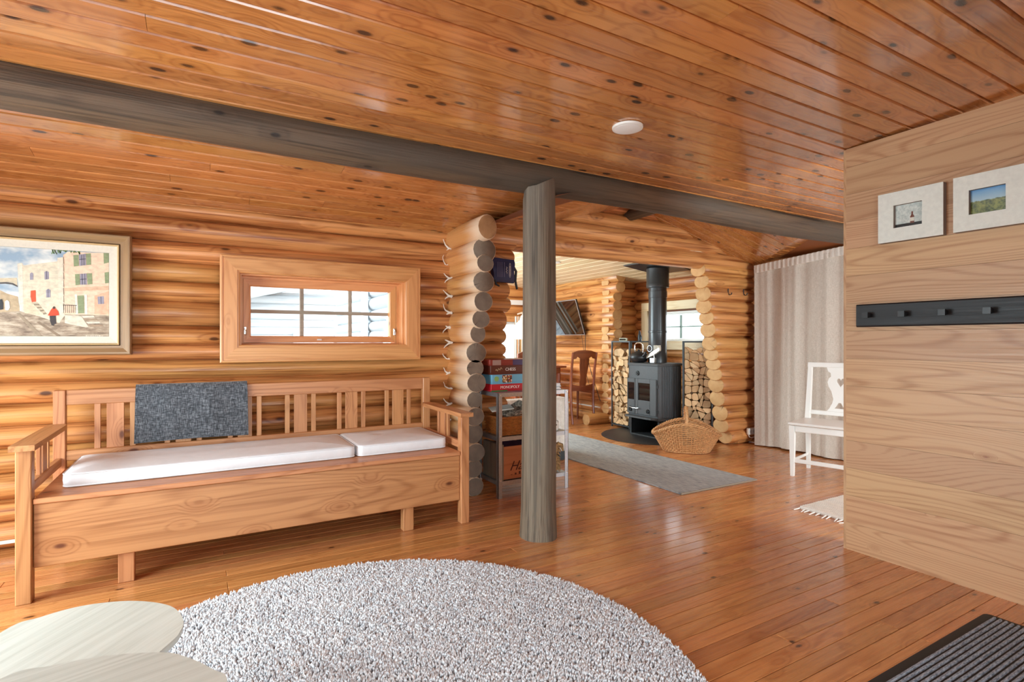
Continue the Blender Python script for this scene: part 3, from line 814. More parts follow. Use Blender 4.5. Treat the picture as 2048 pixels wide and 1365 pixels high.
for i in range(26):
    q = random.Random(i); cx, cy = 470 + i * 10, 268 - 14 * math.sin(i / 25 * 3.1); dx, dy = q.uniform(-20, 26), q.uniform(10, 50)
    paint(('#4e6a34', '#6c8a48', '#394a2c', '#8aa05c')[i % 4], [(cx, cy), (cx + 8, cy - 4), (cx + dx + 9, cy + dy), (cx + dx, cy + dy + 4)], 4)
paint('#d2c3a6', [(0, 530), (155, 528), (160, 600), (120, 575), (60, 565), (0, 570)], 2); paint('#57504c', [(0, 568), (60, 566), (120, 576), (162, 600), (160, 612), (110, 590), (50, 582), (0, 584)], 3)
paint('#bda684', [(0, 640), (60, 670), (165, 700), (180, 832), (0, 840)], 1)
paint('#9d8a72', [(150, 850), (180, 848), (390, 1090), (340, 1090)], 2); paint('#8b755e', [(330, 930), (360, 925), (560, 1090), (520, 1090)], 2)
for i in range(8): paint('#efe8dc', [(780 + i * 20, 1058 + (i % 3) * 6), (792 + i * 20, 1052 + (i % 2) * 5), (794 + i * 20, 1058 + (i % 2) * 5), (783 + i * 20, 1064 + (i % 3) * 6)], 5)
for i in range(7): paint('#8a6a54', [(575 + (i % 2) * 2, 340 + 70 * i), (580, 340 + 70 * i), (584, 400 + 70 * i), (579, 402 + 70 * i)], 4)
def canvas_mat():
    k = N('oil_paint_ground'); tc, p, oi = k.coords(); sp = k.new('SeparateXYZ'); k.l(tc, sp.inputs[0])
    n1 = k.noise(k.vmul(tc, (5, 1, 8)), 1, 4, .6); n2 = k.noise(k.vmul(tc, (14, 1, 50)), 1, 4, .65)
    sky = k.ramp(n1, [(.4, lin('#93a9bd')), (.5, lin('#c6cdcf')), (.6, lin('#ece9e2'))])
    gr = k.ramp(n2, [(.35, lin('#75604e')), (.5, lin('#a8937c')), (.65, lin('#cbbba4'))])
    k.l(k.mix(k.rng(sp.outputs[2], -.075, -.06), gr, sky), k.b.inputs['Base Color']); k.b.inputs['Roughness'].default_value = .5
    k.bump(n2, .3, .002); return k.mat
obj('canvas', G().box(CLX, CRX, .0, .02, CBZ, CTZ), canvas_mat(), pt, ang=0)
def paint_mat():
    k = N('oil_paint'); tc, p, oi = k.coords(); at = k.new('VertexColor'); at.layer_name = 'Col'
    n = k.noise(k.vmul(tc, (40, 1, 55)), 1, 3, .6); hs = k.new('HueSaturation'); k.l(at.outputs[0], hs.inputs['Color']); k.l(k.rng(n, .3, .7, .8, 1.15), hs.inputs['Value'])
    k.l(hs.outputs[0], k.b.inputs['Base Color']); k.b.inputs['Roughness'].default_value = .5; k.bump(n, .3, .002); return k.mat
g = G(); cols = []
for col, pts, od in polys:
    pts = [(min(max(a, CLX), CRX), min(max(b, CBZ), CTZ)) for a, b in pts]
    g.add([(a, -.0004 * od, b) for a, b in pts], [tuple(range(len(pts)))]); cols += [lin(col)] * len(pts)
po = obj('painted_street', g, paint_mat(), pt, ang=0, label='painted houses and figures of the street scene')
ca = po.data.color_attributes.new('Col', 'FLOAT_COLOR', 'CORNER')
ca.data.foreach_set('color', [c for cc in cols for c in cc])

# ------------------------------------------------------------------ rugs
def rug_mat(name, a, b, scale, axis=None, rough=.95, bump=.4):
    k = N(name); tc, p, oi = k.coords(); n = k.noise(k.vmul(p, scale), 1, 3, .6)
    k.l(k.ramp(n, [(.35, lin(a)), (.65, lin(b))]), k.b.inputs['Base Color']); k.b.inputs['Roughness'].default_value = rough
    if bump: k.bump(n, bump, .004)
    return k.mat
RC, RR = (.4, 1.47), .955
rug = thing('round_rug', 'round light grey shaggy rug in front of the bench', 'rug', (RC[0], RC[1], 0))
g = G(); n = 72
g.loft([[(RR * q * math.cos(2 * math.pi * i / n), RR * q * math.sin(2 * math.pi * i / n), z) for i in range(n)] for q, z in ((.985, .001), (.995, .006), (.985, .011))])
obj('rug_backing', g, plain('rug_backing', '#8e9096', .95), rug)
rs = np.random.RandomState(4); NT = 85000
rad = RR * np.sqrt(rs.rand(NT)); th = rs.rand(NT) * 2 * math.pi
px, py = rad * np.cos(th), rad * np.sin(th)
hgt = .011 + .009 * rs.rand(NT); ang = rs.rand(NT) * 6.283; lean = .001 + .007 * rs.rand(NT); lang = rs.rand(NT) * 6.283; wid = .0034 + .0018 * rs.rand(NT)
V = np.zeros((NT, 7, 3))
for j in range(3):
    aa = ang + j * 2.0944
    V[:, j] = np.stack([px + wid * np.cos(aa), py + wid * np.sin(aa), np.full(NT, .008)], 1)
    V[:, 3 + j] = np.stack([px + lean * .5 * np.cos(lang) + wid * .95 * np.cos(aa + .5), py + lean * .5 * np.sin(lang) + wid * .95 * np.sin(aa + .5), .008 + hgt * .62], 1)
V[:, 6] = np.stack([px + lean * np.cos(lang), py + lean * np.sin(lang), .008 + hgt], 1)
base = (np.arange(NT) * 7)[:, None, None]
fq = np.array([[0, 1, 4, 3], [1, 2, 5, 4], [2, 0, 3, 5]])[None]; ft = np.array([[3, 4, 6], [4, 5, 6], [5, 3, 6]])[None]
me = bpy.data.meshes.new('pile')
quads = (fq + base).reshape(-1, 4); tris = (ft + base).reshape(-1, 3)
me.vertices.add(NT * 7); me.vertices.foreach_set('co', (V * S).reshape(-1))
me.loops.add(quads.size + tris.size); me.loops.foreach_set('vertex_index', np.concatenate([quads.reshape(-1), tris.reshape(-1)]))
me.polygons.add(len(quads) + len(tris))
me.polygons.foreach_set('loop_start', np.concatenate([np.arange(len(quads)) * 4, quads.size + np.arange(len(tris)) * 3]))
me.polygons.foreach_set('use_smooth', np.ones(len(quads) + len(tris), dtype=bool))
me.update(); me.validate()
me.materials.append(rug_mat('shag_wool', '#e2e5ea', '#f7f8fa', (26, 26, 26), bump=0))
stuff(link('pile', me, rug))

RUNW = rug_mat('runner_weave', '#7d8186', '#bfc0bd', (260, 14, 50))
rn = thing('runner_rug', 'long grey woven runner rug leading to the stove', 'rug', (3.08, 3.8, 0))
g = G(); rings = []
for i in range(31):
    t = i / 30; yy = 2.49 + 2.6 * t; wv = .006 * math.sin(11 * t); lift = .004 * max(0, 1 - t * 14)
    sk = -.012 * (1 - t) if t < .3 else 0
    rings.append([(2.705 + wv, yy, .001), (3.45 + wv, yy + sk, .001), (3.45 + wv, yy + sk, .008 + lift), (2.705 + wv, yy, .008 + lift)])
obj('woven_field', g.loft(rings).xf(Matrix.Translation((-3.08, -3.8, 0))), RUNW, rn)
obj('hem', G().tube([(2.70 - 3.08 + .75 * k / 24, 2.487 - 3.8 - .012 * k / 24 + .002 * math.sin(k * 2.1), .008) for k in range(25)], .0055, 6), plain('runner_hem', '#8a7a68', .9), rn)

rw = thing('rag_rug', 'white fringed rag rug behind the panelled partition', 'rug', (3.4, 1.5, 0))
g = G()
for i in range(28):
    x = 3.1 + i * .022; q = random.Random(i)
    g.tube([(x - 3.4, 1.93 - 1.5 - .9 * k / 12, .009 + .001 * math.sin(k + i)) for k in range(13)], .0115, 6)
stuff(obj('woven_strips', g, plain('white_rag', '#eae5dc', .95, noise=.08, nscale=40, bump=.4), rw))
g = G()
for i in range(30):
    q = random.Random(i + 50); yy = 1.93 - .9 * i / 29
    g.tube([(3.105 - 3.4, yy - 1.5, .008), (3.075 - 3.4, yy - 1.5 + q.uniform(-.006, .006), .006), (3.045 - 3.4 - q.uniform(0, .02), yy - 1.5 + q.uniform(-.018, .018), .004)], [.004, .004, .0025], 5)
stuff(obj('fringe', g, _cache['white_rag'], rw))

dm = thing('door_mat', 'dark grey ribbed door mat with a black rubber edge', 'mat', (2.0, .5, 0))
MX0, MX1, MY0, MY1 = 1.2, 2.493, -.3, .852
obj('rubber_edge', G().loft([[(a - 2.0, b - .5, z) for a, b, _ in rrect(MX0 + d, MX1 - d, MY0 + d, MY1 - d, .02, 0)] for d, z in ((0, .001), (.004, .005), (.03, .007))]), plain('black_rubber', '#26282b', .7), dm)
g = G(); yy = MY0 + .034
while yy < MY1 - .036:
    g.add([(MX0 + .03 - 2, yy - .5, .006), (MX1 - .03 - 2, yy - .5, .006), (MX1 - .03 - 2, yy + .0035 - .5, .0125), (MX0 + .03 - 2, yy + .0035 - .5, .0125), (MX1 - .03 - 2, yy + .0085 - .5, .0125), (MX0 + .03 - 2, yy + .0085 - .5, .0125), (MX1 - .03 - 2, yy + .0118 - .5, .006), (MX0 + .03 - 2, yy + .0118 - .5, .006)], [(0, 1, 2, 3), (3, 2, 4, 5), (5, 4, 6, 7)])
    yy += .0165
stuff(obj('ribs', g, rug_mat('mat_ribs', '#6a727e', '#b4bcc8', (60, 300, 60), bump=.3), dm, ang=0))

# ------------------------------------------------------------------ coffee tables
TOPM = wood('whitewashed_oak', 'x', '#dadfd6', '#c0c5ba', '#8a8372', .4, 14, .4, .45, 0.0, 6, .05, .03, coat=.15)
def pebble_table(label, outline, h, seed, turn=0.0):
    n = len(outline); cx = sum(p[0] for p in outline) / n; cy = sum(p[1] for p in outline) / n
    t = thing('coffee_table', label, 'table', (cx, cy, 0), 0, 'nesting coffee tables')
    pts = []                                   # closed Catmull-Rom through the outline
    for i in range(n):
        p0, p1, p2, p3 = [Vector(outline[(i + k) % n]) for k in (-1, 0, 1, 2)]
        for s_ in range(6):
            u = s_ / 6
            pts.append(.5 * ((2 * p1) + (p2 - p0) * u + (2 * p0 - 5 * p1 + 4 * p2 - p3) * u * u + (3 * p1 - p0 - 3 * p2 + p3) * u ** 3))
    ring = lambda k, z: [(cx * (1 - k) + p.x * k - cx, cy * (1 - k) + p.y * k - cy, z) for p in pts]
    obj('tabletop', G().loft([ring(.96, h - .022), ring(.99, h - .016), ring(1, h - .004), ring(.995, h)]).xf(Matrix.Rotation(-turn, 4, 'Z')), TOPM, t, rot=(0, 0, turn), ang=60)
    for k in range(3):
        a = 2.1 * k + seed; ex, ey = .13 * math.cos(a), .13 * math.sin(a)
        obj('leg', G().tube([(ex * .6, ey * .6, h - .02), (ex * 1.15, ey * 1.15, 0.0285)], [.014, .009], 10), TOPM, t)
Z1, Z2 = .31, .42
o1 = [at_z(u, v, Z1) for u, v in ((325, 1300), (362, 1262), (366, 1236), (345, 1214), (300, 1204), (240, 1203), (160, 1213), (80, 1235), (0, 1266))]
pebble_table('pale whitewashed coffee table, the lower of the two, nearer the bench', o1 + [(-.52, 1.4), (-.45, 1.2), (-.25, 1.16)], Z1, .4, .9)
o2 = [at_z(u, v, Z2) for u, v in ((456, 1363), (427, 1339), (376, 1315), (325, 1305), (212, 1312), (102, 1332), (0, 1358))]
pebble_table('pale whitewashed coffee table, the taller of the two, in the near corner', o2 + [(-.42, 1.09), (-.36, .87), (-.14, .8), (.02, .88)], Z2, 1.6, .25)

# ------------------------------------------------------------------ things on the partition
def mini_picture(kind):
    k = N('photo_' + kind); tc, p, oi = k.coords(); sp = k.new('SeparateXYZ'); k.l(tc, sp.inputs[0])
    n = k.noise(k.vmul(tc, (40, 60, 60)), 1, 4, .7)
    h = k.math('ADD', sp.outputs[2], k.math('MULTIPLY', k.math('SUBTRACT', n, .5), .02))
    if kind == 'view':
        sky = k.mix(k.rng(sp.outputs[2], 0, .05), lin('#a9c3cc'), lin('#5f93c0')); gr = k.ramp(n, [(.4, lin('#3d4a22')), (.6, lin('#8a8f4c'))])
        c = k.mix(k.rng(h, .003, .006), gr, sky)
    else: c = k.mix(k.rng(sp.outputs[2], -.038, -.036), lin('#2d2a28'), k.mix(k.rng(n, .4, .6), lin('#b7c2bd'), lin('#d9dfd8')))
    k.l(c, k.b.inputs['Base Color']); k.b.inputs['Roughness'].default_value = .25; return k.mat
FW = plain('distressed_white', '#dfe0d6', .55, noise=.06, nscale=50, bump=.1); FS = plain('frame_side', '#8a7a70', .7)
def wall_photo(label, y0, y1, z0, z1, hole, kind):
    cy, cz = (y0 + y1) / 2, (z0 + z1) / 2
    t = thing('picture_frame', label, 'picture', (PX, cy, cz), 0, 'white frames on the partition')
    a, b = (y1 - y0) / 2, (z1 - z0) / 2; hy0, hy1, hz0, hz1 = hole
    g = G(); d0, d1 = -.03, -.027
    for p, q, r, s_ in ((-a, hy0, -b, b), (hy1, a, -b, b), (hy0, hy1, -b, hz0), (hy0, hy1, hz1, b)): g.box(d0, d1, p, q, r, s_)
    obj('front_board', g, FW, t, ang=0)
    g = G()
    for p, q, r, s_ in ((-a, -a + .008, -b, b), (a - .008, a, -b, b), (-a + .008, a - .008, -b, -b + .008), (-a + .008, a - .008, b - .008, b)): g.box(-.0268, -.001, p, q, r, s_)
    obj('frame_side', g, FS, t, ang=0)
    g = G()
    for p, q, r, s_ in ((hy0 - .003, hy0, hz0, hz1), (hy1, hy1 + .003, hz0, hz1), (hy0, hy1, hz0 - .003, hz0), (hy0, hy1, hz1, hz1 + .003)): g.box(-.0268, -.012, p, q, r, s_)
    obj('window_lip', g, FS, t, ang=0)
    ph = obj('photograph', G().box(-.012, -.010, hy0 - .002, hy1 + .002, hz0 - .002, hz1 + .002), mini_picture(kind), t, ang=0)
    if kind == 'bottle':
        bx = -.004
        obj('pictured_bottle', G().add([(-.0125, bx + p, q) for p, q in ((-.008, -.036), (.008, -.036), (.008, -.008), (.003, .002), (.003, .014), (-.003, .014), (-.003, .002), (-.008, -.008))], [tuple(range(8))])
            .add([(-.0128, bx + p, q) for p, q in ((-.0075, -.028), (.0075, -.028), (.0075, -.012), (-.0075, -.012))], [(0, 1, 2, 3)], 1), [plain('amber_print', '#6a3420', .3), plain('label_print', '#dcd6c6', .4)], ph, ang=0)
wall_photo('white picture frame with a small photo of a bottle', 1.047, 1.295, 1.441, 1.66, (-.048, .062, -.05, .05), 'bottle')
wall_photo('white picture frame with a small landscape photo', .74, 1.0127, 1.442, 1.664, (-.03, .085, -.048, .05), 'view')
rk = thing('coat_rack', 'black wooden coat rack with square pegs on the partition', 'coat rack', (PX, .8, 1.118))
RKB = wood('black_stained_wood', 'y', '#17181a', '#101112', '#0c0c0c', .5, 9, .4, .3, 0.0, 6, .03, .05)
obj('rail_board', G().prism([(-.001, -.053), (-.001, .053), (-.014, .053), (-.018, .047), (-.018, -.047), (-.014, -.053)], .2 - .8 , 1.396 - .8, 'y'), RKB, rk, ang=0)
for k in range(8):
    yy = 1.336 - .1475 * k
    g = G().loft([[(-x_, a, b) for a, b in ((-r, -r), (r, -r), (r, r), (-r, r))] for x_, r in ((.0185, .0075), (.04, .0095), (.058, .013), (.062, .0125))])
    obj('peg', g, plain('black_peg', '#191a1b', .4), rk, (0, yy - .8, 0), ang=0)

# ------------------------------------------------------------------ ceiling fittings
def disc_light(label, x, y, z, r, name='ceiling_light'):
    t = thing(name, label, 'ceiling light', (x, y, z))
    obj('rim', G().lathe([(r * .86, -.012), (r, -.01), (r * 1.02, -.001), (r * .9, 0)], n=28), WHITE, t)
    obj('cover', G().lathe([(.002, -.0155), (r * .5, -.015), (r * .84, -.0125), (r * .84, -.004)], n=28), plain('opal_cover', '#f4f4f2', .4), t)
lx, ly = 1.575, 1.746
disc_light('round white ceiling disc on the boards near the beam', lx, ly, z_near(ly) + .001, .064)
dx, dy = dirn(1112); tt = 5.505
disc_light('small white spotlight in the pale dining room ceiling', dx * tt * 1.09, dy * tt * 1.09, z_din(dx * tt * 1.09) - .001, .05)

# ------------------------------------------------------------------ curtain on the right wall
def linen():
    k = N('linen'); tc, p, oi = k.coords()
    a = k.noise(k.vmul(p, (60, 60, 500)), 1, 2, .6); b = k.noise(k.vmul(p, (500, 500, 30)), 1, 2, .6)
    f = k.math('MULTIPLY', k.math('ADD', a, b), .5)
    col = k.ramp(f, [(.35, lin('#b9aa9a')), (.65, lin('#ddd2c6'))])
    k.l(col, k.b.inputs['Base Color']); k.b.inputs['Roughness'].default_value = .95
    k.bump(f, .3, .003); return k.mat
LIN = linen()
cu = thing('floor_curtain', 'beige linen curtain hanging to the floor behind the white chair', 'curtain', (4.62, 2.4, 0))
def drape(y0, y1, zb, zt, seed, amp):
    q = random.Random(seed); n = 90; rings = []
    ph = [q.uniform(0, 6) for _ in range(4)]
    for lev in range(9):
        f = lev / 8; z = zb + (zt(0) - zb) * f; row = []
        for i in range(n + 1):
            t = i / n; yy = y0 + (y1 - y0) * t
            am = amp * (1 - .45 * f)
            w_ = am * (math.sin(t * 5.2 * 6.283 + ph[0]) + .5 * math.sin(t * 11 * 6.283 + ph[1] + f) + .25 * math.sin(t * 23 * 6.283 + ph[2]))
            zz = zb + .006 * math.sin(9 * t + ph[3]) + (zt(yy) - zb) * f if lev else zb + .008 * math.sin(9 * t + ph[3])
            row.append((w_, yy + .012 * math.sin(t * 9 + ph[1]) * (1 - f), zz))
        rings.append([(a - .0018, b, c) for a, b, c in row] + [(a + .0018, b, c) for a, b, c in reversed(row)])
    return G().loft(rings)
ztop = lambda yy: 1.70 + .075 * (3.29 - (yy + 2.4))
obj('cloth', drape(3.33 - 2.4, 1.75 - 2.4, .012, ztop, 5, .02), LIN, cu, ang=80)
g = G(); row = []
for i in range(121):
    t = i / 120; yy = 3.335 + (1.74 - 3.335) * t; row.append((.012 * math.sin(t * 36 * 6.283) * .5, yy - 2.4, ztop(yy - 2.4)))
rings = []
for f in range(4):
    z0 = (-.048, -.01, .012, .026)[f]
    a_ = [(x - .012, y, z + z0 + .003 * math.sin(i * 1.9) * (f == 3)) for i, (x, y, z) in enumerate(row)]; b_ = [(x + .012, y, z + z0) for x, y, z in reversed(row)]
    rings.append(a_ + b_)
obj('gathered_header', g.loft(rings), plain('linen_header', '#e3d8cc', .95, noise=.06, nscale=60, bump=.3), cu, ang=80)
obj('rod', G().cyl((0, 3.3 - 2.4, ztop(.9)), (0, 1.72 - 2.4, ztop(-.68)), .006, n=10), WHITE, cu)

# ------------------------------------------------------------------ white chair
ch = thing('white_chair', 'white painted wooden chair with a heart cut in its back', 'chair', (4.027, 2.2685, 0), math.radians(14))
def C(name, x0, x1, y0, y1, z0, z1, b=.003): return obj(name, G().box(x0, x1, y0, y1, z0, z1, b), WHITE, ch, ang=0)
def leg_g(x, y, w0, w1, z0, z1, dx=0):
    return G().loft([[(x + a * w0 + dx, y + b * w0, z0) for a, b in ((-1, -1), (1, -1), (1, 1), (-1, 1))], [(x + a * w1, y + b * w1, z1) for a, b in ((-1, -1), (1, -1), (1, 1), (-1, 1))]])
hw = .235
for sy in (-1, 1):
    obj('front_leg', leg_g(-.17, sy * (hw - .02), .012, .019, 0, .375), WHITE, ch, ang=0)
    obj('back_leg', leg_g(.17, sy * (hw - .02), .012, .017, 0, .38, dx=.012), WHITE, ch, ang=0)
    obj('back_post', leg_g(.17, sy * (hw - .018), .018, .014, .38, .83).xf(Matrix.Shear('XY', 4, (.12, 0)) if False else Matrix(((1, 0, .16, -.16 * .38), (0, 1, 0, 0), (0, 0, 1, 0), (0, 0, 0, 1)))), WHITE, ch, ang=0)
    C('side_stretcher', -.155, .165, sy * (hw - .02) - .006, sy * (hw - .02) + .006, .105, .125)
    C('side_apron', -.15, .155, sy * (hw - .02) - .009, sy * (hw - .02) + .009, .335, .376)
C('front_apron', -.182, -.162, -hw + .04, hw - .04, .33, .376)
C('front_stretcher', -.176, -.162, -hw + .03, hw - .03, .1, .13)
C('seat', -.2, .19, -hw - .004, hw + .004, .378, .398, .006)
SH = Matrix(((1, 0, .16, -.16 * .38), (0, 1, 0, 0), (0, 0, 1, 0), (0, 0, 0, 1)))
obj('top_rail', G().box(.156, .184, -hw + .0, hw - .0, .795, .832, .003).xf(SH), WHITE, ch, ang=0)
obj('lower_rail', G().box(.16, .18, -hw + .03, hw - .03, .43, .462, .003).xf(SH), WHITE, ch, ang=0)
right = [(.02 + .035, .462), (.055, .49), (.04, .535), (.038, .56), (.05, .6), (.068, .645), (.07, .675), (.055, .715), (.06, .745), (.075, .75), (.082, .77), (.09, .796)]
outl = [(-.085, .462), (.085, .462), (.07, .48), (.05, .525), (.045, .555), (.06, .61), (.082, .65), (.09, .68), (.083, .71), (.068, .725), (.072, .752), (.09, .765), (.1, .796)]
outl = outl + [(-a, b) for a, b in reversed(outl[2:])]
heart = []
for k in range(20):
    t = 2 * math.pi * k / 20; heart.append((.0022 * 16 * math.sin(t) ** 3 * .8, .685 + .0024 * (13 * math.cos(t) - 5 * math.cos(2 * t) - 2 * math.cos(3 * t) - math.cos(4 * t))))
bell = [(-.035, .484), (.035, .484), (.022, .503), (.013, .52), (.008, .528), (-.008, .528), (-.013, .52), (-.022, .503)]
def with_holes(outer, holes, top):
    """keyhole polygon: slits from the outer edge to each hole"""
    res = list(outer)
    for h in holes:
        hi = min(range(len(h)), key=lambda i: min((h[i][0] - p[0]) ** 2 + (h[i][1] - p[1]) ** 2 for p in res))
        oi = min(range(len(res)), key=lambda i: (h[hi][0] - res[i][0]) ** 2 + (h[hi][1] - res[i][1]) ** 2)
        hh = h[hi:] + h[:hi]
        res = res[:oi + 1] + hh + [hh[0], res[oi]] + res[oi + 1:]
    return res
obj('heart_splat', G().prism(with_holes(outl, [heart, bell[::-1]], 0), .166, .175, 'x').xf(SH), WHITE, ch, ang=0)

# ------------------------------------------------------------------ stove and its surroundings
fp_ = obj('hearth_plate', G().lathe([(.54, .0005), (.545, .002), (.54, .006), (.001, .006)], n=56), plain('hearth_black', '#2c2c2d', .45, noise=.1, nscale=20), None, (4.15, 4.2, 0))
tag(fp_, 'round black hearth plate on the floor under the stove', 'hearth plate')
sv = thing('wood_stove', 'dark grey cast iron wood stove with ribbed sides', 'stove', (4.2, 4.2, .0062))
def vent_ring(z, grow=0.0, r=.06):          # stove footprint: flat front (-x), rounded back corners
    x0, x1, y0, y1 = -.2 - grow, .18 + grow, -.23 - grow, .225 + grow
    return rrect(x0, x1, y0, y1, r, z, 5)
def plan(z, grow=0.0):
    x0, x1, y0, y1 = -.2 - grow, .18 + grow, -.23 - grow, .225 + grow
    out = []
    for cx, cy, a0, r in ((x1 - .13, y1 - .13, 0, .13), (x0 + .03, y1 - .03, 90, .03), (x0 + .03, y0 + .03, 180, .03), (x1 - .13, y0 + .13, 270, .13)):
        for i in range(7):
            a = math.radians(a0 + 15 * i); out.append((cx + r * math.cos(a), cy + r * math.sin(a), z))
    return out
obj('firebox', G().loft([plan(.205), plan(.735)]), STOVE, sv, ang=35)
obj('top_plate', G().loft([plan(.735, .0), plan(.738, .012), plan(.757, .014), plan(.764, .008)]), STOVE, sv, ang=35)
obj('bottom_moulding', G().loft([plan(.178, .0), plan(.185, .014), plan(.203, .016), plan(.209, .004)]), STOVE, sv, ang=35)
g = G()
for sgn, yy in ((-1, -.23), (1, .225)):
    for k in range(9): g.cyl((-.145 + .024 * k, yy, .212), (-.145 + .024 * k, yy, .73), .0085, n=8)
for cy, a0 in ((-.1, 270), (.095, 0)):
    for k in range(9):
        a = math.radians(a0 + 10 * k + 5); g.cyl((.05 + .13 * math.cos(a), cy + .13 * math.sin(a), .212), (.05 + .13 * math.cos(a), cy + .13 * math.sin(a), .73), .0085, n=8)
for k in range(8): g.cyl((.18, -.09 + .024 * k, .212), (.18, -.09 + .024 * k, .73), .0085, n=8)
obj('ribs', g, STOVE, sv)
# base with its open wood niche
g = G().box(-.185, .15, -.215, -.195, 0, .178).box(-.185, .15, .19, .21, 0, .178).box(.13, .15, -.195, .19, 0, .178).box(-.185, .13, -.195, .19, 0, .012)
obj('base', g, BLACK, sv, ang=0)
shelf = [(-.1995, -.215), (-.1995, .215), (-.245, .215), (-.275, .19), (-.285, .15), (-.285, -.15), (-.275, -.19), (-.245, -.215)]
obj('ash_shelf', G().prism(shelf, .196, .212, 'z'), STOVE, sv, ang=0)
# doors: front is x = -.2
def fr(name, y0, y1, z0, z1, d0, d1, mat, parent, b=.003): return obj(name, G().box(-.2 - d1, -.2 - d0, y0, y1, z0, z1, b), mat, parent, ang=0)
FG = plain('stove_glass', '#1d1b1a', .06, spec=.9, coat=1.0)
FGL = plain('stove_glass_clear', '#8d97a0', .05, spec=1.0, coat=1.0)
for nm, y0, y1, gm in (('door', .102, .222, FG), ('door', -.2, .098, FG)):
    d = empty('door', sv)
    z0, z1 = .228, .6
    wy0, wy1 = (y0 + .012, y1 - .008) if y0 > 0 else (y0 + .085, y1 - .04)
    for a, b, c, e in ((y0, wy0, z0, z1), (wy1, y1, z0, z1), (wy0, wy1, z0, .375), (wy0, wy1, .555, z1)): fr('door_frame', a, b, c, e, .0005, .016, STOVE, d, .002)
    fr('door_glass', wy0, wy1, .375, .555, .004, .007, gm, d, 0)
    yk = .18 if y0 > 0 else -.08
    obj('air_knob', G().tube([(-.216, yk - .01, .27), (-.232, yk - .01, .27)], [.022, .019], 16).box(-.24, -.232, yk - .014, yk - .006, .252, .288, .002), BLACK, d)
    if y0 < 0:
        [obj('hinge', G().cyl((-.205, y0 - .008, zz), (-.205, y0 - .008, zz + .03), .009, n=10), BLACK, d) for zz in (.26, .515)]
obj('door_handle', G().tube([(-.216, .17, .3), (-.238, .165, .296), (-.243, .11, .29), (-.241, .06, .29), (-.236, .03, .294)], [.004, .0045, .005, .0045, .004], 8), CHROME, sv)
obj('damper_knob', G().tube([(-.2005, .08, .655), (-.212, .08, .655)], [.026, .024], 18).tube([(-.212, .08, .655), (-.222, .08, .655)], [.015, .012], 14), BLACK, sv)
# flue
fx = (.02, .01)
obj('flue_pipe', G().lathe([(.098, .764), (.098, .87), (.094, .875), (.094, 1.08), (.099, 1.083), (.099, 1.1), (.094, 1.103), (.094, 1.45), (.098, 1.452), (.098, 1.52), (.094, 1.522), (.094, 1.56)], (fx[0], fx[1], 0), 28), PIPE, sv)
obj('flue_sleeve', G().lathe([(.1, 1.556), (.118, 1.56), (.12, 1.6), (.117, 1.604), (.117, z_din(4.22) - .022)], (fx[0], fx[1], 0), 28), PIPE, sv)
g = G(); pc = [(-.27, .22), (.22, .24), (.24, -.24), (-.25, -.26)]
g.loft([[(a, b, z_din(4.2 + a) - dz) for a, b in pc] for dz in (.022, .014)])
obj('ceiling_rosette', g, PIPE, sv, ang=0)

kt = thing('kettle', 'round black kettle with an arched handle on the stove', 'kettle', (4.06, 4.325, .7712))
KB = plain('kettle_black', '#1e1e1f', .4)
obj('kettle_body', G().lathe([(.055, 0), (.082, .012), (.098, .04), (.1, .06), (.09, .088), (.066, .105), (.05, .109)], n=28), KB, kt)
obj('lid', G().lathe([(.05, .108), (.046, .115), (.02, .12), (.01, .122), (.012, .134), (.004, .138)], n=20), KB, kt)
obj('spout', G().tube([(-.02, -.09, .07), (-.025, -.118, .09), (-.028, -.135, .115)], [.018, .013, .01], 10), KB, kt)
obj('handle', G().tube([(0, .055, .1), (0, .065, .15), (0, .06, .19), (0, .03, .208), (0, -.03, .208), (0, -.06, .19), (0, -.065, .15), (0, -.055, .1)], .006, 8), CHROME, kt)
fn = thing('stove_fan', 'pale metal stove-top fan standing beside the kettle', 'fan', (4.075, 4.13, .7712))
ALU = plain('pale_aluminium', '#d9d2c4', .45, .3)
obj('fan_foot', G().box(-.02, .02, -.03, .03, 0, .055, .004), STEEL, fn, ang=0)
obj('finned_body', G().loft([[(-.012, .09, .045), (.012, .09, .045), (.012, .085, .075), (-.012, .085, .075)], [(-.012, -.02, .085), (.012, -.02, .085), (.012, -.02, .13), (-.012, -.02, .13)], [(-.012, -.1, .13), (.012, -.1, .13), (.012, -.1, .165), (-.012, -.1, .165)]]), ALU, fn, ang=0)
for k in range(5): obj('cooling_fin', G().box(-.016, .016, -.03 - .016 * k, -.025 - .016 * k, .13 + .007 * k, .185, .001), ALU, fn, ang=0)
obj('fan_guard', G().tube([(-.02, .03 + .032 * math.cos(a), .15 + .032 * math.sin(a)) for a in [6.283 * i / 16 for i in range(16)]], .003, 6, closed=True), STEEL, fn)
obj('wire_leg', G().tube([(-.02, -.028, .1), (-.022, -.04, .06), (-.02, -.034, .002)], .003, 6), CHROME, fn)

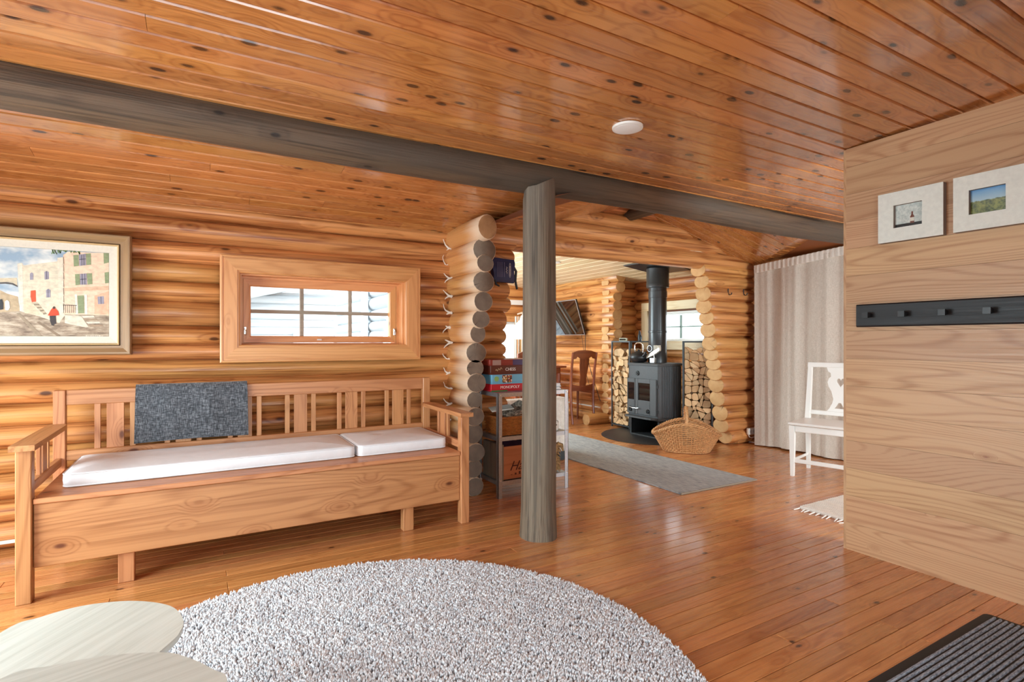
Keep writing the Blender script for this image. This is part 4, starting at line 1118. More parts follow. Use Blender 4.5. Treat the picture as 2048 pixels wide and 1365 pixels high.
def rack(label, x0, x1, y0, y1, h, rz=0.0):
    t = thing('firewood_rack', label, 'rack', ((x0 + x1) / 2, (y0 + y1) / 2, 0), rz, 'firewood racks')
    cx, cy = (x0 + x1) / 2, (y0 + y1) / 2; w_ = .008
    for a in (x0, x1):
        for b in (y0, y1): obj('upright', G().box(a - cx - w_, a - cx + w_, b - cy - w_, b - cy + w_, .0064 if math.hypot(a - 4.15, b - 4.2) < .56 else 0, h, .001), RKS, t, ang=0)
        for zz in (.03, h - w_): obj('cross_bar', G().box(a - cx - w_, a - cx + w_, y0 - cy + w_, y1 - cy - w_, zz - w_, zz + w_, .001), RKS, t, ang=0)
    for b in (y0, y1):
        for zz in (.03, h - w_): obj('depth_bar', G().box(x0 - cx + w_, x1 - cx - w_, b - cy - w_, b - cy + w_, zz - w_, zz + w_, .001), RKS, t, ang=0)
    for k in range(3):
        xx = x0 + (x1 - x0) * (k + 1) / 4; obj('floor_bar', G().box(xx - cx - .005, xx - cx + .005, y0 - cy + w_, y1 - cy - w_, .022, .038), RKS, t, ang=0)
RKS = plain('rack_steel', '#4a5053', .45, .4)
def fire(x0, x1, y0, y1, z0, z1, nc, nr, label, group, seed, rz=0.0, piv=(0, 0)):
    q = random.Random(seed); P = {}
    for i in range(nc + 1):
        for j in range(nr + 1):
            ex = 0 < i < nc; ez = 0 < j < nr
            P[i, j] = (y0 + (y1 - y0) * i / nc + (q.uniform(-.028, .028) if ex else 0), z0 + (z1 - z0) * j / nr + (q.uniform(-.022, .022) if (ez or j == nr) else 0))
    ords = ('first', 'second', 'third', 'fourth', 'fifth', 'sixth', 'seventh', 'eighth', 'ninth', 'tenth', 'eleventh', 'twelfth', 'thirteenth', 'fourteenth', 'fifteenth')
    for j in range(nr):
        row = []
        for i in range(nc):
            quad = [P[i, j], P[i + 1, j], P[i + 1, j + 1], P[i, j + 1]]
            r = q.random()
            if r < .3: row += [[quad[0], quad[1], quad[2]], [quad[0], quad[2], quad[3]]]
            elif r < .45: row += [[quad[0], quad[1], quad[3]], [quad[1], quad[2], quad[3]]]
            else: row.append(quad)
        row.sort(key=lambda c: -sum(p[0] for p in c) / len(c))
        for n_, c in enumerate(row):
            cx = sum(p[0] for p in c) / len(c); cz = sum(p[1] for p in c) / len(c); sk = q.uniform(.88, .95)
            out = []
            for k_, p in enumerate(c):      # chamfer each corner a little, shrink
                a, b = c[k_ - 1], c[(k_ + 1) % len(c)]
                for o_ in (a, b):
                    tt_ = q.uniform(.1, .26); out.append(((p[0] + (o_[0] - p[0]) * tt_ - cx) * sk, (p[1] + (o_[1] - p[1]) * tt_ - cz) * sk))
            dx0 = q.uniform(-.035, .02); L = x1 - x0 - .03
            gg = G().loft([[(dx0, a, b) for a, b in out], [(dx0 + L, a, b) for a, b in out]], 0, True, True, 1)
            lx_, ly_ = x0 + .01 - piv[0], cx - piv[1]
            o_ = obj('firewood_piece', gg, [m_fire(), END_FIRE], None, (piv[0] + lx_ * math.cos(rz) - ly_ * math.sin(rz), piv[1] + lx_ * math.sin(rz) + ly_ * math.cos(rz), cz), (0, 0, rz), ang=0)
            tag(o_, 'split firewood piece, %s row up, %s from left, %s' % (ords[j], ords[n_], label), 'firewood', group)
rack('steel firewood rack against the log wall left of the stove', 4.2, 4.5, 4.62, 4.92, 1.0)
rack('steel firewood rack between the stove and the pale log ends', 4.239, 4.489, 3.665, 3.938, 1.0, math.radians(41))
fire(4.2, 4.5, 4.632, 4.908, .04, .9, 4, 13, 'rack left of the stove', 'firewood in the left rack', 3)
fire(4.239, 4.489, 3.677, 3.926, .04, .93, 4, 14, 'rack right of the stove', 'firewood in the right rack', 8, math.radians(41), (4.364, 3.8015))

cl = thing('table_clock', 'small white-edged clock on the firewood rack', 'clock', (4.24, 4.77, 1.0002))
obj('clock_case', G().box(-.012, .012, -.062, .062, 0, .034, .003), plain('clock_case', '#e6ead2', .4), cl, ang=0)
obj('clock_face', G().box(-.0135, -.012, -.055, .055, .005, .029), plain('clock_face', '#1d2218', .2), cl, ang=0)
fg = thing('figurine', 'small dark figurine on the firewood rack', 'figurine', (4.36, 4.632, 1.0002))
DKF = plain('dark_bronze', '#23282c', .3, .4)
obj('figure_body', G().loft([rrect(-.02, .02, -.022, .022, .01, 0), rrect(-.016, .016, -.018, .018, .01, .02), rrect(-.02, .012, -.02, .014, .008, .06), rrect(-.012, .012, -.012, .01, .006, .085), rrect(-.008, .006, -.006, .006, .004, .12)]), DKF, fg, ang=60)
obj('figure_arm', G().tube([(0, -.016, .06), (-.004, -.034, .05), (-.004, -.036, .02)], [.007, .006, .005], 8), DKF, fg)
rd = tag(obj('red_ornament', G().lathe([(.006, 0), (.018, .006), (.022, .018), (.012, .03), (.003, .04)], n=14), plain('red_glaze', '#d8283a', .3), None, (4.345, 3.635, 1.0002)), 'small red ornament on the right firewood rack', 'ornament')

# ------------------------------------------------------------------ wicker baskets
def wicker(name, col, d): return wood(name, 'z', col, d, '#6a4020', .6, 9, .2, .4, 0.0, 6, .08, .2)
WK1 = plain('willow', '#cf9a66', .6, noise=.28, nscale=55, bump=.1); WK2 = plain('willow_dark', '#a8682f', .55, noise=.28, nscale=55, bump=.1)
def weave(g, shape, levels, nst, amp, r):
    for li, (z, k) in enumerate(levels):
        pts = []; n = nst * 2
        for i in range(n):
            t = i / n; x, y, nx, ny, zz = shape(t, k)
            o_ = amp * (1 if (i // 1 + li) % 2 else -1)
            pts.append((x + nx * o_, y + ny * o_, z + zz))
        g.tube(pts, r, 5, closed=True)
bk = thing('log_basket', 'large willow basket with an arched handle in front of the stove', 'basket', (3.83, 3.47, 0), math.radians(-45))
def bshape(t, k):
    a = 2 * math.pi * t; rx = .2 + .085 * k; ry = .135 + .045 * k
    ca, sa = math.cos(a), math.sin(a); e = .75
    x = rx * math.copysign(abs(ca) ** e, ca); y = ry * math.copysign(abs(sa) ** e, sa)
    zz = -(abs(ca) ** 2) * .0 * k + k * (.1 * (1 - abs(ca) ** 1.35))
    return x, y, ca, sa, zz
g = G(); weave(g, bshape, [(.012 + .0102 * i, i / 14) for i in range(15)], 36, .005, .0058)
obj('woven_body', g, WK1, bk)
g = G()
for i in range(72):
    t = i / 72; p = [bshape(t, k) for k in (0, .35, .7, 1)]
    g.tube([(a[0], a[1], .01 + .145 * k + a[4]) for a, k in zip(p, (0, .35, .7, 1))], .0034, 5)
obj('stakes', g, WK1, bk)
for ph in (0, .33, .66):
    pts = []
    for i in range(110):
        t = i / 110; x, y, ca, sa, zz = bshape(t, 1.05); w_ = 2 * math.pi * (t * 22 + ph)
        pts.append((x + ca * .011 * math.cos(w_), y + sa * .011 * math.cos(w_), .16 + zz + .011 * math.sin(w_)))
    obj('rim_braid', G().tube(pts, .0075, 6, closed=True), WK1, bk)
obj('basket_floor', G().loft([[(bshape(i / 40, 0)[0], bshape(i / 40, 0)[1], z) for i in range(40)] for z in (.003, .014)]), WK1, bk)
obj('handle', G().tube([(0, .172 * math.cos(a), .262 + .135 * math.sin(a) ** .8 if math.sin(a) > 0 else .262) for a in [math.pi * i / 14 for i in range(15)]], .013, 8), WK1, bk)
obj('handle_wrap', G().tube([(.016 * math.cos(i * 1.3), .172 * math.cos(math.pi * i / 60) + .016 * math.sin(i * 1.3) * math.sin(math.pi * i / 60), .262 + .135 * max(0, math.sin(math.pi * i / 60)) ** .8 + .016 * math.sin(i * 1.3) * abs(math.cos(math.pi * i / 60))) for i in range(61)], .004, 5), WK2, bk)

# ------------------------------------------------------------------ hooks, outlet, ducts
for i, (u, v) in enumerate(((1456, 588), (1487, 589))):
    x, z = at_y(u, v, LY - .094)
    h = thing('wall_hook', ('left' if i == 0 else 'right') + ' wrought iron hook on the orange log wall', 'hook', (x, LY - .0945, z), 0, 'hooks on the log wall')
    obj('back_plate', G().box(-.006, .006, -.004, .002, -.01, .05, .002), BLACK, h, ang=0)
    obj('hook_arm', G().tube([(0, -.003, .0), (0, -.02, -.012), (0, -.036, -.008), (0, -.042, .008)], [.005, .005, .0045, .006], 8), BLACK, h)
x, z = at_y(1499, 862, LY - .096)
ot = thing('power_outlet', 'white double power outlet low on the log wall by the curtain', 'outlet', (x, LY - .097, z))
obj('socket_box', G().box(-.05, .05, -.03, 0, -.035, .03, .006), WHITE, ot, ang=0)
for k in (-.022, .022): obj('socket', G().cyl((k, -.0302, 0), (k, -.0315, 0), .016, n=18), plain('socket_grey', '#c9c7c2', .4), ot)
obj('cord', G().tube([(-.04, -.015, -.03), (-.03, -.02, -.055), (.0, -.022, -.065), (.05, -.02, -.06)], .005, 6), WHITE, ot)
DUCT = plain('white_duct', '#e9e4da', .5)
struct(obj('trim_1', G().box(XL, -.56, 3.405, 3.418, .04, .056, .002), DUCT, ang=0))
struct(obj('trim_2', G().box(4.262, 4.274, 5.22, 6.9, .175, .19, .002), DUCT, ang=0))

# ------------------------------------------------------------------ dining room
tv = thing('television', 'flat black television tilted forward on the dining room log wall', 'television', (4.258, 5.97, 1.085))
tilt = math.atan2(.15, .45)
M = Matrix.Rotation(-tilt, 4, 'Y')
obj('housing', G().box(-.02, .006, -.48, .48, 0, .47, .004).xf(M), plain('tv_back', '#1a1b1d', .5), tv, ang=0)
obj('bezel', G().box(-.0225, -.02, -.48, .48, 0, .008).box(-.0225, -.02, -.48, .48, .462, .47).box(-.0225, -.02, -.48, -.472, .008, .462).box(-.0225, -.02, .472, .48, .008, .462).xf(M), plain('silver_bezel', '#b9bcc0', .3, .6), tv, ang=0)
obj('screen', G().box(-.0215, -.02, -.472, .472, .008, .462).xf(M), plain('tv_screen', '#0b0d0f', .04, spec=.8, coat=1.0), tv, ang=0)
obj('wall_arm', G().box(-.06, .005, -.05, .05, .25, .35).box(-.01, .01, -.04, .04, .1, .35), BLACK, tv, ang=0)
obj('cable', G().tube([(.0, -.47, .02), (-.03, -.5, -.2), (-.02, -.62, -.5), (-.03, -.8, -.82)], .004, 6), BLACK, tv)
obj('cable', G().tube([(-.01, -.4, .0), (-.03, -.47, -.2), (-.03, -.52, -.5), (-.03, -.66, -.8)], .0025, 6), BLACK, tv)

def dining_chair(label, loc, rz):
    t = thing('dining_chair', label, 'chair', loc, rz, 'red-brown dining chairs')
    mzr, mxr = m_red('z'), m_red('x')
    for sx in (-1, 1):
        obj('rear_leg', G().tube([(sx * .155, -.03, 0), (sx * .16, 0, .2), (sx * .162, .004, .42), (sx * .165, -.02, .66), (sx * .168, -.055, .86)], [.014, .017, .018, .016, .015], 6), mzr, t)
        obj('front_leg', G().tube([(sx * .165, .36, 0), (sx * .168, .36, .39)], [.012, .018], 8), mzr, t)
        obj('side_rail', G().box(sx * .165 - .009, sx * .165 + .009, .01, .35, .355, .395, .002), mxr, t, ang=0)
    obj('seat', G().loft([rrect(-.185, .185, -.0, .39, .03, z) for z in (.395, .413)]), mxr, t, ang=50)
    obj('seat_rail', G().prism([(-.15, .4), (.15, .4), (.15, .475), (.08, .46), (0, .452), (-.08, .46), (-.15, .475)], -.006, .012, 'y'), mxr, t, ang=0)
    crest = [(-.16, .78), (-.12, .79), (-.1, .815), (-.07, .795), (-.05, .78), (.05, .78), (.07, .795), (.1, .815), (.12, .79), (.16, .78), (.168, .86), (.09, .884), (0, .89), (-.09, .884), (-.168, .86)]
    obj('crest_rail', G().prism(crest, -.056, -.038, 'y'), mxr, t, ang=0)
    spl = [(-.042, .455), (.042, .455), (.05, .5), (.042, .56), (.062, .7), (.066, .785), (-.066, .785), (-.062, .7), (-.042, .56), (-.05, .5)]
    obj('splat', G().prism(spl, -.006, .006, 'y').xf(Matrix(((1, 0, 0, 0), (0, 1, -.14, .06), (0, 0, 1, 0), (0, 0, 0, 1)))), mzr, t, ang=0)
    return t
dining_chair('red-brown dining chair with a solid splat in front of the television wall', (4.03, 5.27, 0), math.radians(-4))
dining_chair('red-brown dining chair half hidden behind the grey post', (3.26, 5.29, 0), math.radians(6))
tb = thing('dining_table', 'red-brown wooden dining table below the television', 'table', (3.5, 6.07, 0))
obj('tabletop', G().box(-.62, .6, -.38, .38, .655, .68, .004), m_red('x'), tb, ang=0)
obj('apron', G().box(-.56, .54, -.325, -.305, .585, .654).box(-.56, .54, .305, .325, .585, .654).box(-.56, -.54, -.305, .305, .585, .654).box(.52, .54, -.305, .305, .585, .654), m_red('x'), tb, ang=0)
for a in (-.54, .52):
    for b in (-.31, .31): obj('leg', G().tube([(a, b, 0), (a, b, .3), (a, b, .584)], [.018, .024, .03], 8), m_red('z'), tb)
lp = thing('pendant_lamp', 'cream pendant lamp hanging over the dining table', 'lamp', (3.53, 5.8, 1.02))
CREAM = plain('cream_enamel', '#e8d3bd', .45)
obj('shade', G().lathe([(.172, 0), (.176, .012), (.172, .06), (.15, .13), (.11, .2), (.06, .245), (.045, .3), (.03, .3), (.05, .24), (.1, .195), (.142, .13), (.165, .06), (.168, .012)], n=32), CREAM, lp)
obj('collar', G().lathe([(.03, .298), (.034, .33), (.02, .35), (.006, .355)], n=16), CREAM, lp)
obj('tilt_lever', G().tube([(-.02, 0, .335), (-.07, 0, .325), (-.1, 0, .315)], [.012, .01, .008], 8), CREAM, lp)
obj('cord', G().tube([(0, 0, .35), (0, 0, z_din(3.53) - 1.04)], .004, 6), BLACK, lp)
obj('ceiling_hook', G().lathe([(.012, 0), (.014, .01), (.006, .02)], (0, 0, z_din(3.53) - 1.045), 12), BLACK, lp)
x, z = at_y(1030, 605, 6.83)
tag(obj('wall_panel', G().box(-.09, .25, -.02, 0, -.036, .036, .004), WHITE, None, (x, 6.87, z), ang=0), 'white wall panel above the dining room window', 'panel')

sf = thing('ribbed_sofa', 'cream ribbed corduroy sofa with its back to the metal shelf', 'sofa', (2.21, 4.05, 0))
def cord():
    k = N('corduroy'); tc, p, oi = k.coords(); n = k.noise(p, 30, 3, .6)
    k.l(k.ramp(n, [(.3, lin('#d9cdc0')), (.7, lin('#efe6dc'))]), k.b.inputs['Base Color']); k.b.inputs['Roughness'].default_value = .95
    k.b.inputs['Sheen Weight'].default_value = .3; return k.mat
CORD = cord()
def ribbed(x0, x1, y0, y1, z0, z1, r, pitch=.011, depth=.0045):
    n = int((x1 - x0) / pitch); rings = []
    for i in range(n * 4 + 1):
        x = x0 + (x1 - x0) * i / (n * 4); ph = (i % 4) / 4; d = depth * (0, .8, 1, .8)[i % 4]
        e = min(x - x0, x1 - x); rd = 0 if e > .05 else .05 - math.sqrt(max(0, .05 ** 2 - (.05 - e) ** 2))
        rings.append([(x, a, b) for a, b, _ in rrect(y0 + rd - d, y1 - rd + d, z0, z1 - rd + d, r, 0, 4)])
    return G().loft(rings)
obj('sofa_back', ribbed(-.5, .49, -.36, -.2, .075, .525, .04), CORD, sf, ang=60)
obj('sofa_seat', ribbed(-.5, .49, -.195, .36, .075, .33, .04), CORD, sf, ang=60)
for a in (-.42, .42):
    for b in (-.3, .3): obj('sofa_foot', G().box(a - .03, a + .03, b - .03, b + .03, 0, .078, .003), BLACK, sf, ang=0)

# ------------------------------------------------------------------ galvanised shelf
SX0, SX1, SY0, SY1 = 1.632, 2.175, 3.0, 3.285
sh = thing('metal_shelf', 'galvanised metal shelf unit behind the grey post', 'shelf', ((SX0 + SX1) / 2, (SY0 + SY1) / 2, 0))
scx, scy = (SX0 + SX1) / 2, (SY0 + SY1) / 2
def angle_post(x, y, sx, sy):
    w_, t_ = .028, .003
    a = sorted((x, x + sx * w_)); b = sorted((y, y + sy * t_)); c = sorted((x, x + sx * t_)); d = sorted((y, y + sy * w_))
    g = G().box(a[0], a[1], b[0], b[1], 0, .669).box(c[0], c[1], d[0], d[1], 0, .669)
    return obj('corner_post', g, STEEL, sh, ang=0)
for x, sx in ((SX0 - scx, 1), (SX1 - scx, -1)):
    for y, sy in ((SY0 - scy, 1), (SY1 - scy, -1)):
        p_ = angle_post(x, y, sx, sy)
        for zz in (.115, .395, .655): obj('bolt', G().cyl((x + sx * .014, y - sy * .0005, zz), (x + sx * .014, y - sy * .005, zz), .005, n=8), CHROME, p_)
for zz in (.104, .385, .665):
    g = G().box(SX0 - scx + .004, SX1 - scx - .004, SY0 - scy + .004, SY1 - scy - .004, zz, zz + .004)
    for b0, b1 in ((SY0 - scy + .0035, SY0 - scy + .0065), (SY1 - scy - .0065, SY1 - scy - .0035)): g.box(SX0 - scx + .004, SX1 - scx - .004, b0, b1, zz - .022, zz)
    for a0, a1 in ((SX0 - scx + .0035, SX0 - scx + .0065), (SX1 - scx - .0065, SX1 - scx - .0035)): g.box(a0, a1, SY0 - scy + .007, SY1 - scy - .007, zz - .022, zz)
    obj('shelf_board', g, STEEL, sh, ang=0)

# board games
def put_text(s, size, parent, x, y, z, mat, shear=0, name='lettering', sx=1.0):
    g = text_g(s, size, shear)
    g.xf(Matrix.Translation((x, y, z)) @ Matrix.Rotation(math.radians(90), 4, 'X') @ Matrix.Diagonal((sx, 1, 1, 1)))
    return obj(name, g, mat, parent, ang=0)
def game(label, x0, x1, z0, z1, col, y0=3.12, y1=3.36, lid=True):
    t = thing('board_game', label, 'board game', ((x0 + x1) / 2, (y0 + y1) / 2, z0), 0, 'board games on the shelf')
    hx, hy, h = (x1 - x0) / 2, (y1 - y0) / 2, z1 - z0
    obj('lid', G().box(-hx, hx, -hy, hy, h * .22, h, .0015), plain('box_' + col[1:], col, .4), t, ang=0)
    obj('tray', G().box(-hx + .002, hx - .002, -hy + .002, hy - .002, 0, h * .22), plain('tray_' + col[1:], col, .5), t, ang=0)
    return t, hx, hy, h
PW = plain('print_white', '#f4efe6', .4); PGD = plain('print_gold', '#d7b98e', .4)
gz = [.6695, .7165, .779, .839, .878]
t, hx, hy, h = game('red board game box marked MONOPOLY at the bottom of the stack', 1.645, 1.97, gz[0], gz[1] - .0002, '#c9202e')
put_text('MONOPOLY', .026, t, 1.786 - 1.8075, -hy - .0006, h * .52, PW)
obj('green_band', G().box(-hx - .0005, -hx + .12, -hy - .0008, -hy, 0.0, .006), plain('print_green', '#1f8a4c', .4), t, ang=0)
t, hx, hy, h = game('light blue board game box under the chess box', 1.65, 1.975, gz[1], gz[2] - .0002, '#6fb4d2')
def mosaic():
    k = N('game_print'); tc, p, oi = k.coords(); v = k.new('TexVoronoi'); v.inputs['Scale'].default_value = 90; k.l(tc, v.inputs['Vector'])
    sp = k.new('SeparateColor'); k.l(v.outputs['Color'], sp.inputs[0])
    k.l(k.ramp(sp.outputs[0], [(0, lin('#7a4a34')), (.3, lin('#e9d8c4')), (.5, lin('#a33a2c')), (.7, lin('#c9a05a')), (.85, lin('#4a2c22'))], 'CONSTANT'), k.b.inputs['Base Color']); return k.mat
obj('printed_panel', G().box(-.085, -.012, -hy - .0008, -hy, .008, h - .004), mosaic(), t, ang=0)
obj('printed_disc', G().cyl((-.128, -hy - .0008, h * .55), (-.128, -hy, h * .55), .017, n=20), plain('print_leaf', '#8fb56a', .4), t)
t, hx, hy, h = game('brown board game box marked CHESS', 1.64, 1.985, gz[2], gz[3] - .0002, '#5a2618')
put_text('CHESS', .028, t, 1.79 - 1.8125, -hy - .0006, h * .55, PW)
obj('scroll_print', G().tube([(-.135 + .004 * k, -hy - .0006, h * .45 + .008 * math.sin(k * 1.4) + .0012 * k) for k in range(13)], .0012, 4), PGD, t)
t, hx, hy, h = game('thin red and violet board game box on top of the stack', 1.635, 1.98, gz[3], gz[4] - .0002, '#8e3328')
obj('violet_print', G().box(.0, hx, -hy - .0008, -hy, .001, h - .002), plain('print_violet', '#473a66', .4), t, ang=0)
obj('photo_print', G().box(-hx + .02, -.09, -hy - .0008, -hy, .002, h - .003), plain('print_grey', '#a88a80', .4), t, ang=0)
# papers on the right end of the top shelf
for i in range(5):
    q = random.Random(i); z0 = .6695 + .0085 * i
    o_ = obj('magazine', G().box(-.075, .075, -.1, .1, 0, .0078, .001), plain('paper_%d' % (i % 3), ('#ece9e6', '#dcd8d6', '#c9cfd2')[i % 3], .5), None, (2.065, 3.14, z0 + .0004), (0, 0, q.uniform(-.12, .12)), ang=0)
    tag(o_, ('lowest', 'second lowest', 'middle', 'second highest', 'topmost')[i] + ' magazine in the pile on the metal shelf right of the post', 'magazine', 'magazines on the shelf')
# middle shelf: basket with papers
sb = thing('shelf_basket', 'small orange-brown wicker basket on the middle shelf', 'basket', (1.82, 3.13, .3894))
def sshape(t, k):
    hx_, hy_ = .155 + .01 * k, .1 + .008 * k; r_ = .03
    ring_ = _ringc(hx_, hy_, r_); n_ = len(ring_); f_ = t * n_; i = int(f_) % n_; j = (i + 1) % n_; w_ = f_ - int(f_)
    x = ring_[i][0] * (1 - w_) + ring_[j][0] * w_; y = ring_[i][1] * (1 - w_) + ring_[j][1] * w_
    l_ = math.hypot(x / hx_, y / hy_); return x, y, x / hx_ / l_, y / hy_ / l_, 0
def _ringc(hx_, hy_, r_, n_=96):
    out = []; per = 4 * (hx_ + hy_)
    for i in range(n_):
        d = per * i / n_
        if d < 2 * hx_: p = (-hx_ + d, -hy_)
        elif d < 2 * hx_ + 2 * hy_: p = (hx_, -hy_ + d - 2 * hx_)
        elif d < 4 * hx_ + 2 * hy_: p = (hx_ - (d - 2 * hx_ - 2 * hy_), hy_)
        else: p = (-hx_, hy_ - (d - 4 * hx_ - 2 * hy_))
        out.append(p)
    return out
g = G(); weave(g, sshape, [(.007 + .0098 * i, i / 10) for i in range(11)], 24, .0045, .0052)
obj('woven_body', g, WK2, sb)
obj('basket_floor', G().box(-.15, .15, -.095, .095, .003, .01), WK2, sb, ang=0)
obj('rim', G().tube([(a, b, .116) for a, b in _ringc(.168, .11, .03, 64)], .008, 6, closed=True), WK2, sb)
def news():
    k = N('newsprint'); tc, p, oi = k.coords(); n = k.noise(k.vmul(p, (60, 60, 120)), 1, 4, .7)
    k.l(k.ramp(n, [(.4, lin('#5a5148')), (.55, lin('#b5aa98')), (.65, lin('#d8cfbf'))]), k.b.inputs['Base Color']); return k.mat
tag(obj('folded_newspaper', G().box(-.09, .09, -.06, .06, -.012, .012, .004), news(), None, (1.83, 3.125, .54), (.25, -.42, .12), ang=0), 'folded newspaper sticking out of the small wicker basket', 'newspaper')
tag(obj('booklet', G().box(-.075, .075, -.05, .05, -.004, .004, .001), plain('white_mint_paper', '#e6efe8', .5), None, (1.73, 3.14, .555), (.15, -.1, -.25), ang=0), 'white booklet lying on the small wicker basket', 'booklet')
g = G().lathe([(.03, 0), (.034, .004), (.036, .06), (.033, .065), (.033, .02)], n=20)
def spots():
    k = N('speckled_ceramic'); tc, p, oi = k.coords(); v = k.new('TexVoronoi'); v.inputs['Scale'].default_value = 55; k.l(tc, v.inputs['Vector'])
    k.l(k.ramp(v.outputs['Distance'], [(.25, lin('#35322f')), (.35, lin('#ece6da'))]), k.b.inputs['Base Color']); k.b.inputs['Roughness'].default_value = .3; return k.mat
tag(obj('speckled_cup', g, spots(), None, (2.1, 3.07, .3894)), 'black and white speckled cup on the middle shelf', 'cup')
# bottom shelf: wooden crate and a shaggy soft toy
cr = thing('wooden_crate', 'old wooden crate with dark script lettering on the bottom shelf', 'crate', (1.83, 3.13, .1084))
mcr = m_bench('x'); OLD = m_dark('z')
CRM = wood('crate_wood', 'x', '#b9754a', '#8e4e2c', '#4a2010', .6, 9, .4, .4, .03, 6, .05, .15)
obj('front_board', G().box(-.152, .18, -.118, -.107, .005, .215, .002), CRM, cr, ang=0)
obj('back_board', G().box(-.152, .18, .107, .118, .005, .215, .002), CRM, cr, ang=0)
for a in (-.18, .15): 
    obj('end_board', G().box(a, a + .028, -.118 if a > 0 else -.12, .118, .0, .23, .002), OLD, cr, ang=0) if a < 0 else obj('end_board', G().box(.181, .205, -.12, .12, 0, .23, .002), OLD, cr, ang=0)
obj('crate_floor', G().box(-.152, .18, -.106, .106, .004, .014), CRM, cr, ang=0)
INK = plain('branded_ink', '#4a1c10', .7)
put_text('Har', .085, cr, -.045, -.1188, .085, INK, .45)
for k in range(6): obj('worn_print', G().box(-.1 + .03 * k, -.088 + .03 * k, -.1188, -.118, .03, .033 + .008 * (k % 3)), INK, cr, ang=0)
obj('hand_hole', G().loft([[(.03 + .034 * math.cos(a), yy, .165 + .014 * math.sin(a)) for a in [6.283 * i / 18 for i in range(18)]] for yy in (-.1185, -.1182)]), plain('hole_shadow', '#1c0d08', .9), cr)
sc2 = tag(obj('dark_scarf', G().loft([[(-.13 + .05 * k, yy + .004 * math.sin(k * 2), zz + .012 * math.sin(k * 1.7)) for yy, zz in ((-.09, .19), (-.05, .238), (.02, .232), (.06, .19))] for k in range(7)]), plain('plum_wool', '#3a1c34', .95, noise=.3, nscale=25, bump=.4), None, (1.83, 3.13, .1084), ang=80), 'dark plum scarf bundled in the wooden crate', 'scarf')
ty = thing('shaggy_toy', 'shaggy straw-coloured soft toy on the bottom shelf behind the post', 'soft toy', (2.098, 3.08, .1084))
TYM = plain('shaggy_fur', '#b08a5c', .95, noise=.3, nscale=45, bump=.4)
rings = []
for z, r in ((0, .028), (.012, .04), (.06, .044), (.1, .035), (.118, .028), (.13, .036), (.16, .046), (.19, .036), (.205, .01)):
    rings.append([(r * math.cos(a) * (1 + .1 * math.sin(5 * a + z * 60)), r * math.sin(a) * (1 + .1 * math.cos(4 * a + z * 40)), z) for a in [6.283 * i / 18 for i in range(18)]])
obj('toy_body', G().loft(rings), TYM, ty, ang=80)
g = G(); q = random.Random(12)
for i in range(260):
    z = q.uniform(.01, .2); a = q.uniform(0, 6.283); r = .04 if z < .1 else (.03 if z < .125 else .042)
    b = Vector((r * math.cos(a), r * math.sin(a), z)); o_ = Vector((math.cos(a), math.sin(a), q.uniform(-.9, .1))) * .018
    g.tube([b * .95, b + o_ * .6, b + o_ + Vector((0, 0, -.006))], [.004, .003, .001], 4)
stuff(obj('toy_fur', g, TYM, ty))
obj('toy_ear', G().tube([(.02, -.03, .19), (.045, -.045, .18), (.055, -.05, .14)], [.012, .014, .006], 8), TYM, ty); obj('toy_ear', G().tube([(-.02, -.03, .19), (-.04, -.045, .18), (-.05, -.05, .14)], [.012, .014, .006], 8), TYM, ty)

# navy bag hanging on the log wall beside the cross wall
x0, z1 = at_y(988, 516, WALL_Y - .035); x1, z0 = at_y(1022, 566, WALL_Y - .035)
bg_ = thing('hanging_bag', 'navy blue fabric bag with black straps hung on the log wall', 'bag', ((x0 + x1) / 2, WALL_Y - .03, z0))
bw, bh = (x1 - x0) / 2 + .02, z1 - z0
NAVY = plain('navy_nylon', '#2b2d52', .6, noise=.25, nscale=18, bump=.4)
rings = []
for k in range(9):
    f_ = k / 8; z = bh * f_; d = .024 * math.sin(math.pi * min(1, f_ * .9 + .12)) + .004; w_ = bw * (1 - .06 * math.sin(f_ * 5))
    rings.append([(a + .004 * math.sin(9 * f_), b - .004, z + .008 * math.sin(a * 40)) for a, b, _ in rrect(-w_, w_, -d, min(d, .022), .004, 0, 3)])
obj('bag_body', G().loft(rings), NAVY, bg_, ang=60)
obj('strap', G().tube([(bw * .9, -.01, bh * .75), (bw + .022, -.005, bh * .5), (bw + .016, -.005, bh * .1), (bw + .03, -.005, -.045)], [.008, .01, .009, .008], 6), BLACK, bg_)
obj('strap', G().tube([(-bw * .8, -.02, bh * .1), (-bw * .7, -.025, -.02), (-bw * .4, -.02, -.03)], [.006, .007, .006], 6), BLACK, bg_)
LAV = plain('lavender_print', '#a99fc0', .6)
for k, xx in enumerate((-.6, -.42, -.24, -.02)): obj('printed_line', G().box(bw * xx, bw * xx + .0016, -.034, -.0335, bh * .2, bh * .82), LAV, bg_, ang=0)
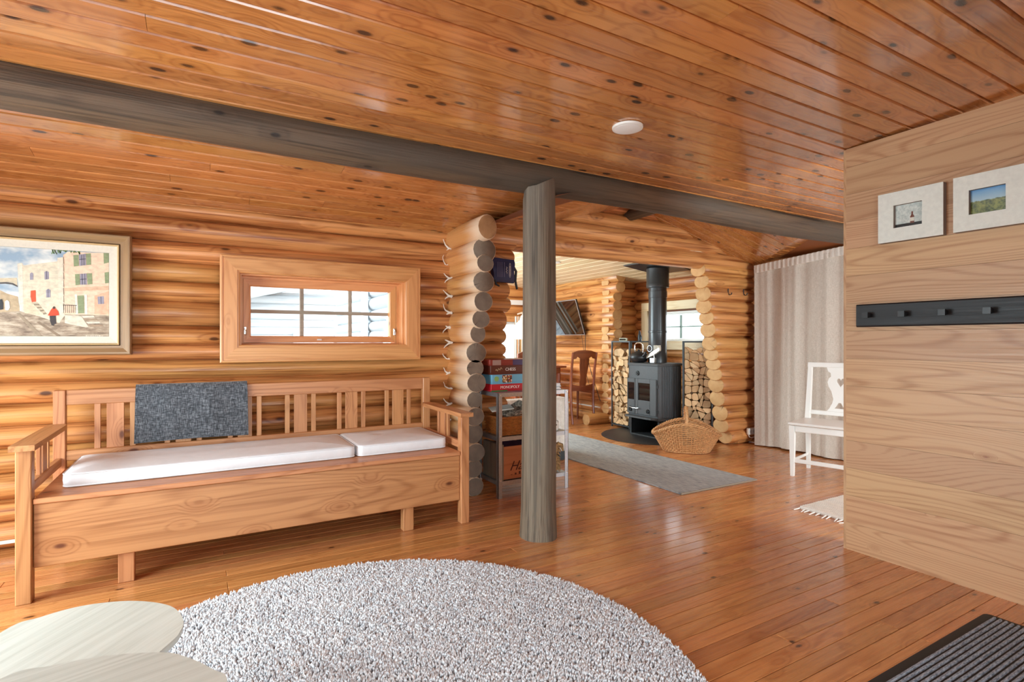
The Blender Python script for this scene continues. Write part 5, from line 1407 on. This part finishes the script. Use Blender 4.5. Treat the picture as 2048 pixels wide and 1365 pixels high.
obj('printed_oval', G().tube([(bw * .5 + .007 * math.cos(a), -.034, bh * .5 + bh * .3 * math.sin(a)) for a in [6.283 * i / 24 for i in range(24)]], .0012, 4, closed=True), PW, bg_)
for k in range(7): obj('printed_mark', G().box(bw * .5 - .003, bw * .5 + .003, -.0345, -.034, bh * (.29 + .06 * k), bh * (.32 + .06 * k)), PW, bg_, ang=0)
obj('printed_scrawl', G().tube([(bw * .2 + .006 * math.sin(k * 1.5), -.034, bh * (.36 + .025 * k)) for k in range(12)], .0014, 4), PW, bg_)

# ------------------------------------------------------------------ outside the bench window
gr = tag(obj('gravel_yard', G().box(-30, 1.2, 3.75, 40, -.3, -.25).box(5.0, 40, -30, 40, -.3, -.25), plain('pale_gravel', '#b9b6ae', .95, noise=.1, nscale=3), ang=0), 'pale gravel yard outside the windows', 'yard')
ROOF = plain('pale_roof', '#c6cdd1', .7, noise=.05, nscale=8)
bd = thing('neighbour_cabin', 'pale grey cabin with a sloping roof seen through the bench window', 'building', (.9, 9.0, -.25))
for i in range(16): obj('wall_log', log_g(3.2, .08, .075, 900 + i, 0, n=10, seg=3), [EXT, EXT], bd, (-1.0, 0, .08 + .12 * i), ang=50)
obj('gable_wall', G().box(-1.0, 2.2, .02, .1, 0, 2.0), EXT, bd, ang=0)
obj('roof', G().prism([(-1.5, 1.55), (1.5, 2.35), (1.5, 2.45), (-1.5, 1.66)], -.6, 2.0, 'y'), ROOF, bd, ang=0)
obj('door_frame', G().box(.35, .95, -.12, -.08, 0, 1.4), plain('ext_white', '#dfe5e8', .6), bd, ang=0)
for k in range(5): obj('door_board', G().box(.4 + .1 * k, .49 + .1 * k, -.135, -.12, .03, 1.36, .004), plain('ext_white', '#dfe5e8', .6), bd, ang=0)
obj('gutter', G().tube([(-.5, -.3, 1.6), (-.4, -.2, 1.5), (-.35, -.12, 1.4), (-.35, -.12, 0)], .03, 8), plain('ext_grey', '#9ba6ad', .6), bd)
CB2 = struct(obj('trim_3', G().box(1.40, 1.45, 5.36, 5.46, 0, 2.1, .004), plain('ext_white2', '#d2dade', .6), ang=0))
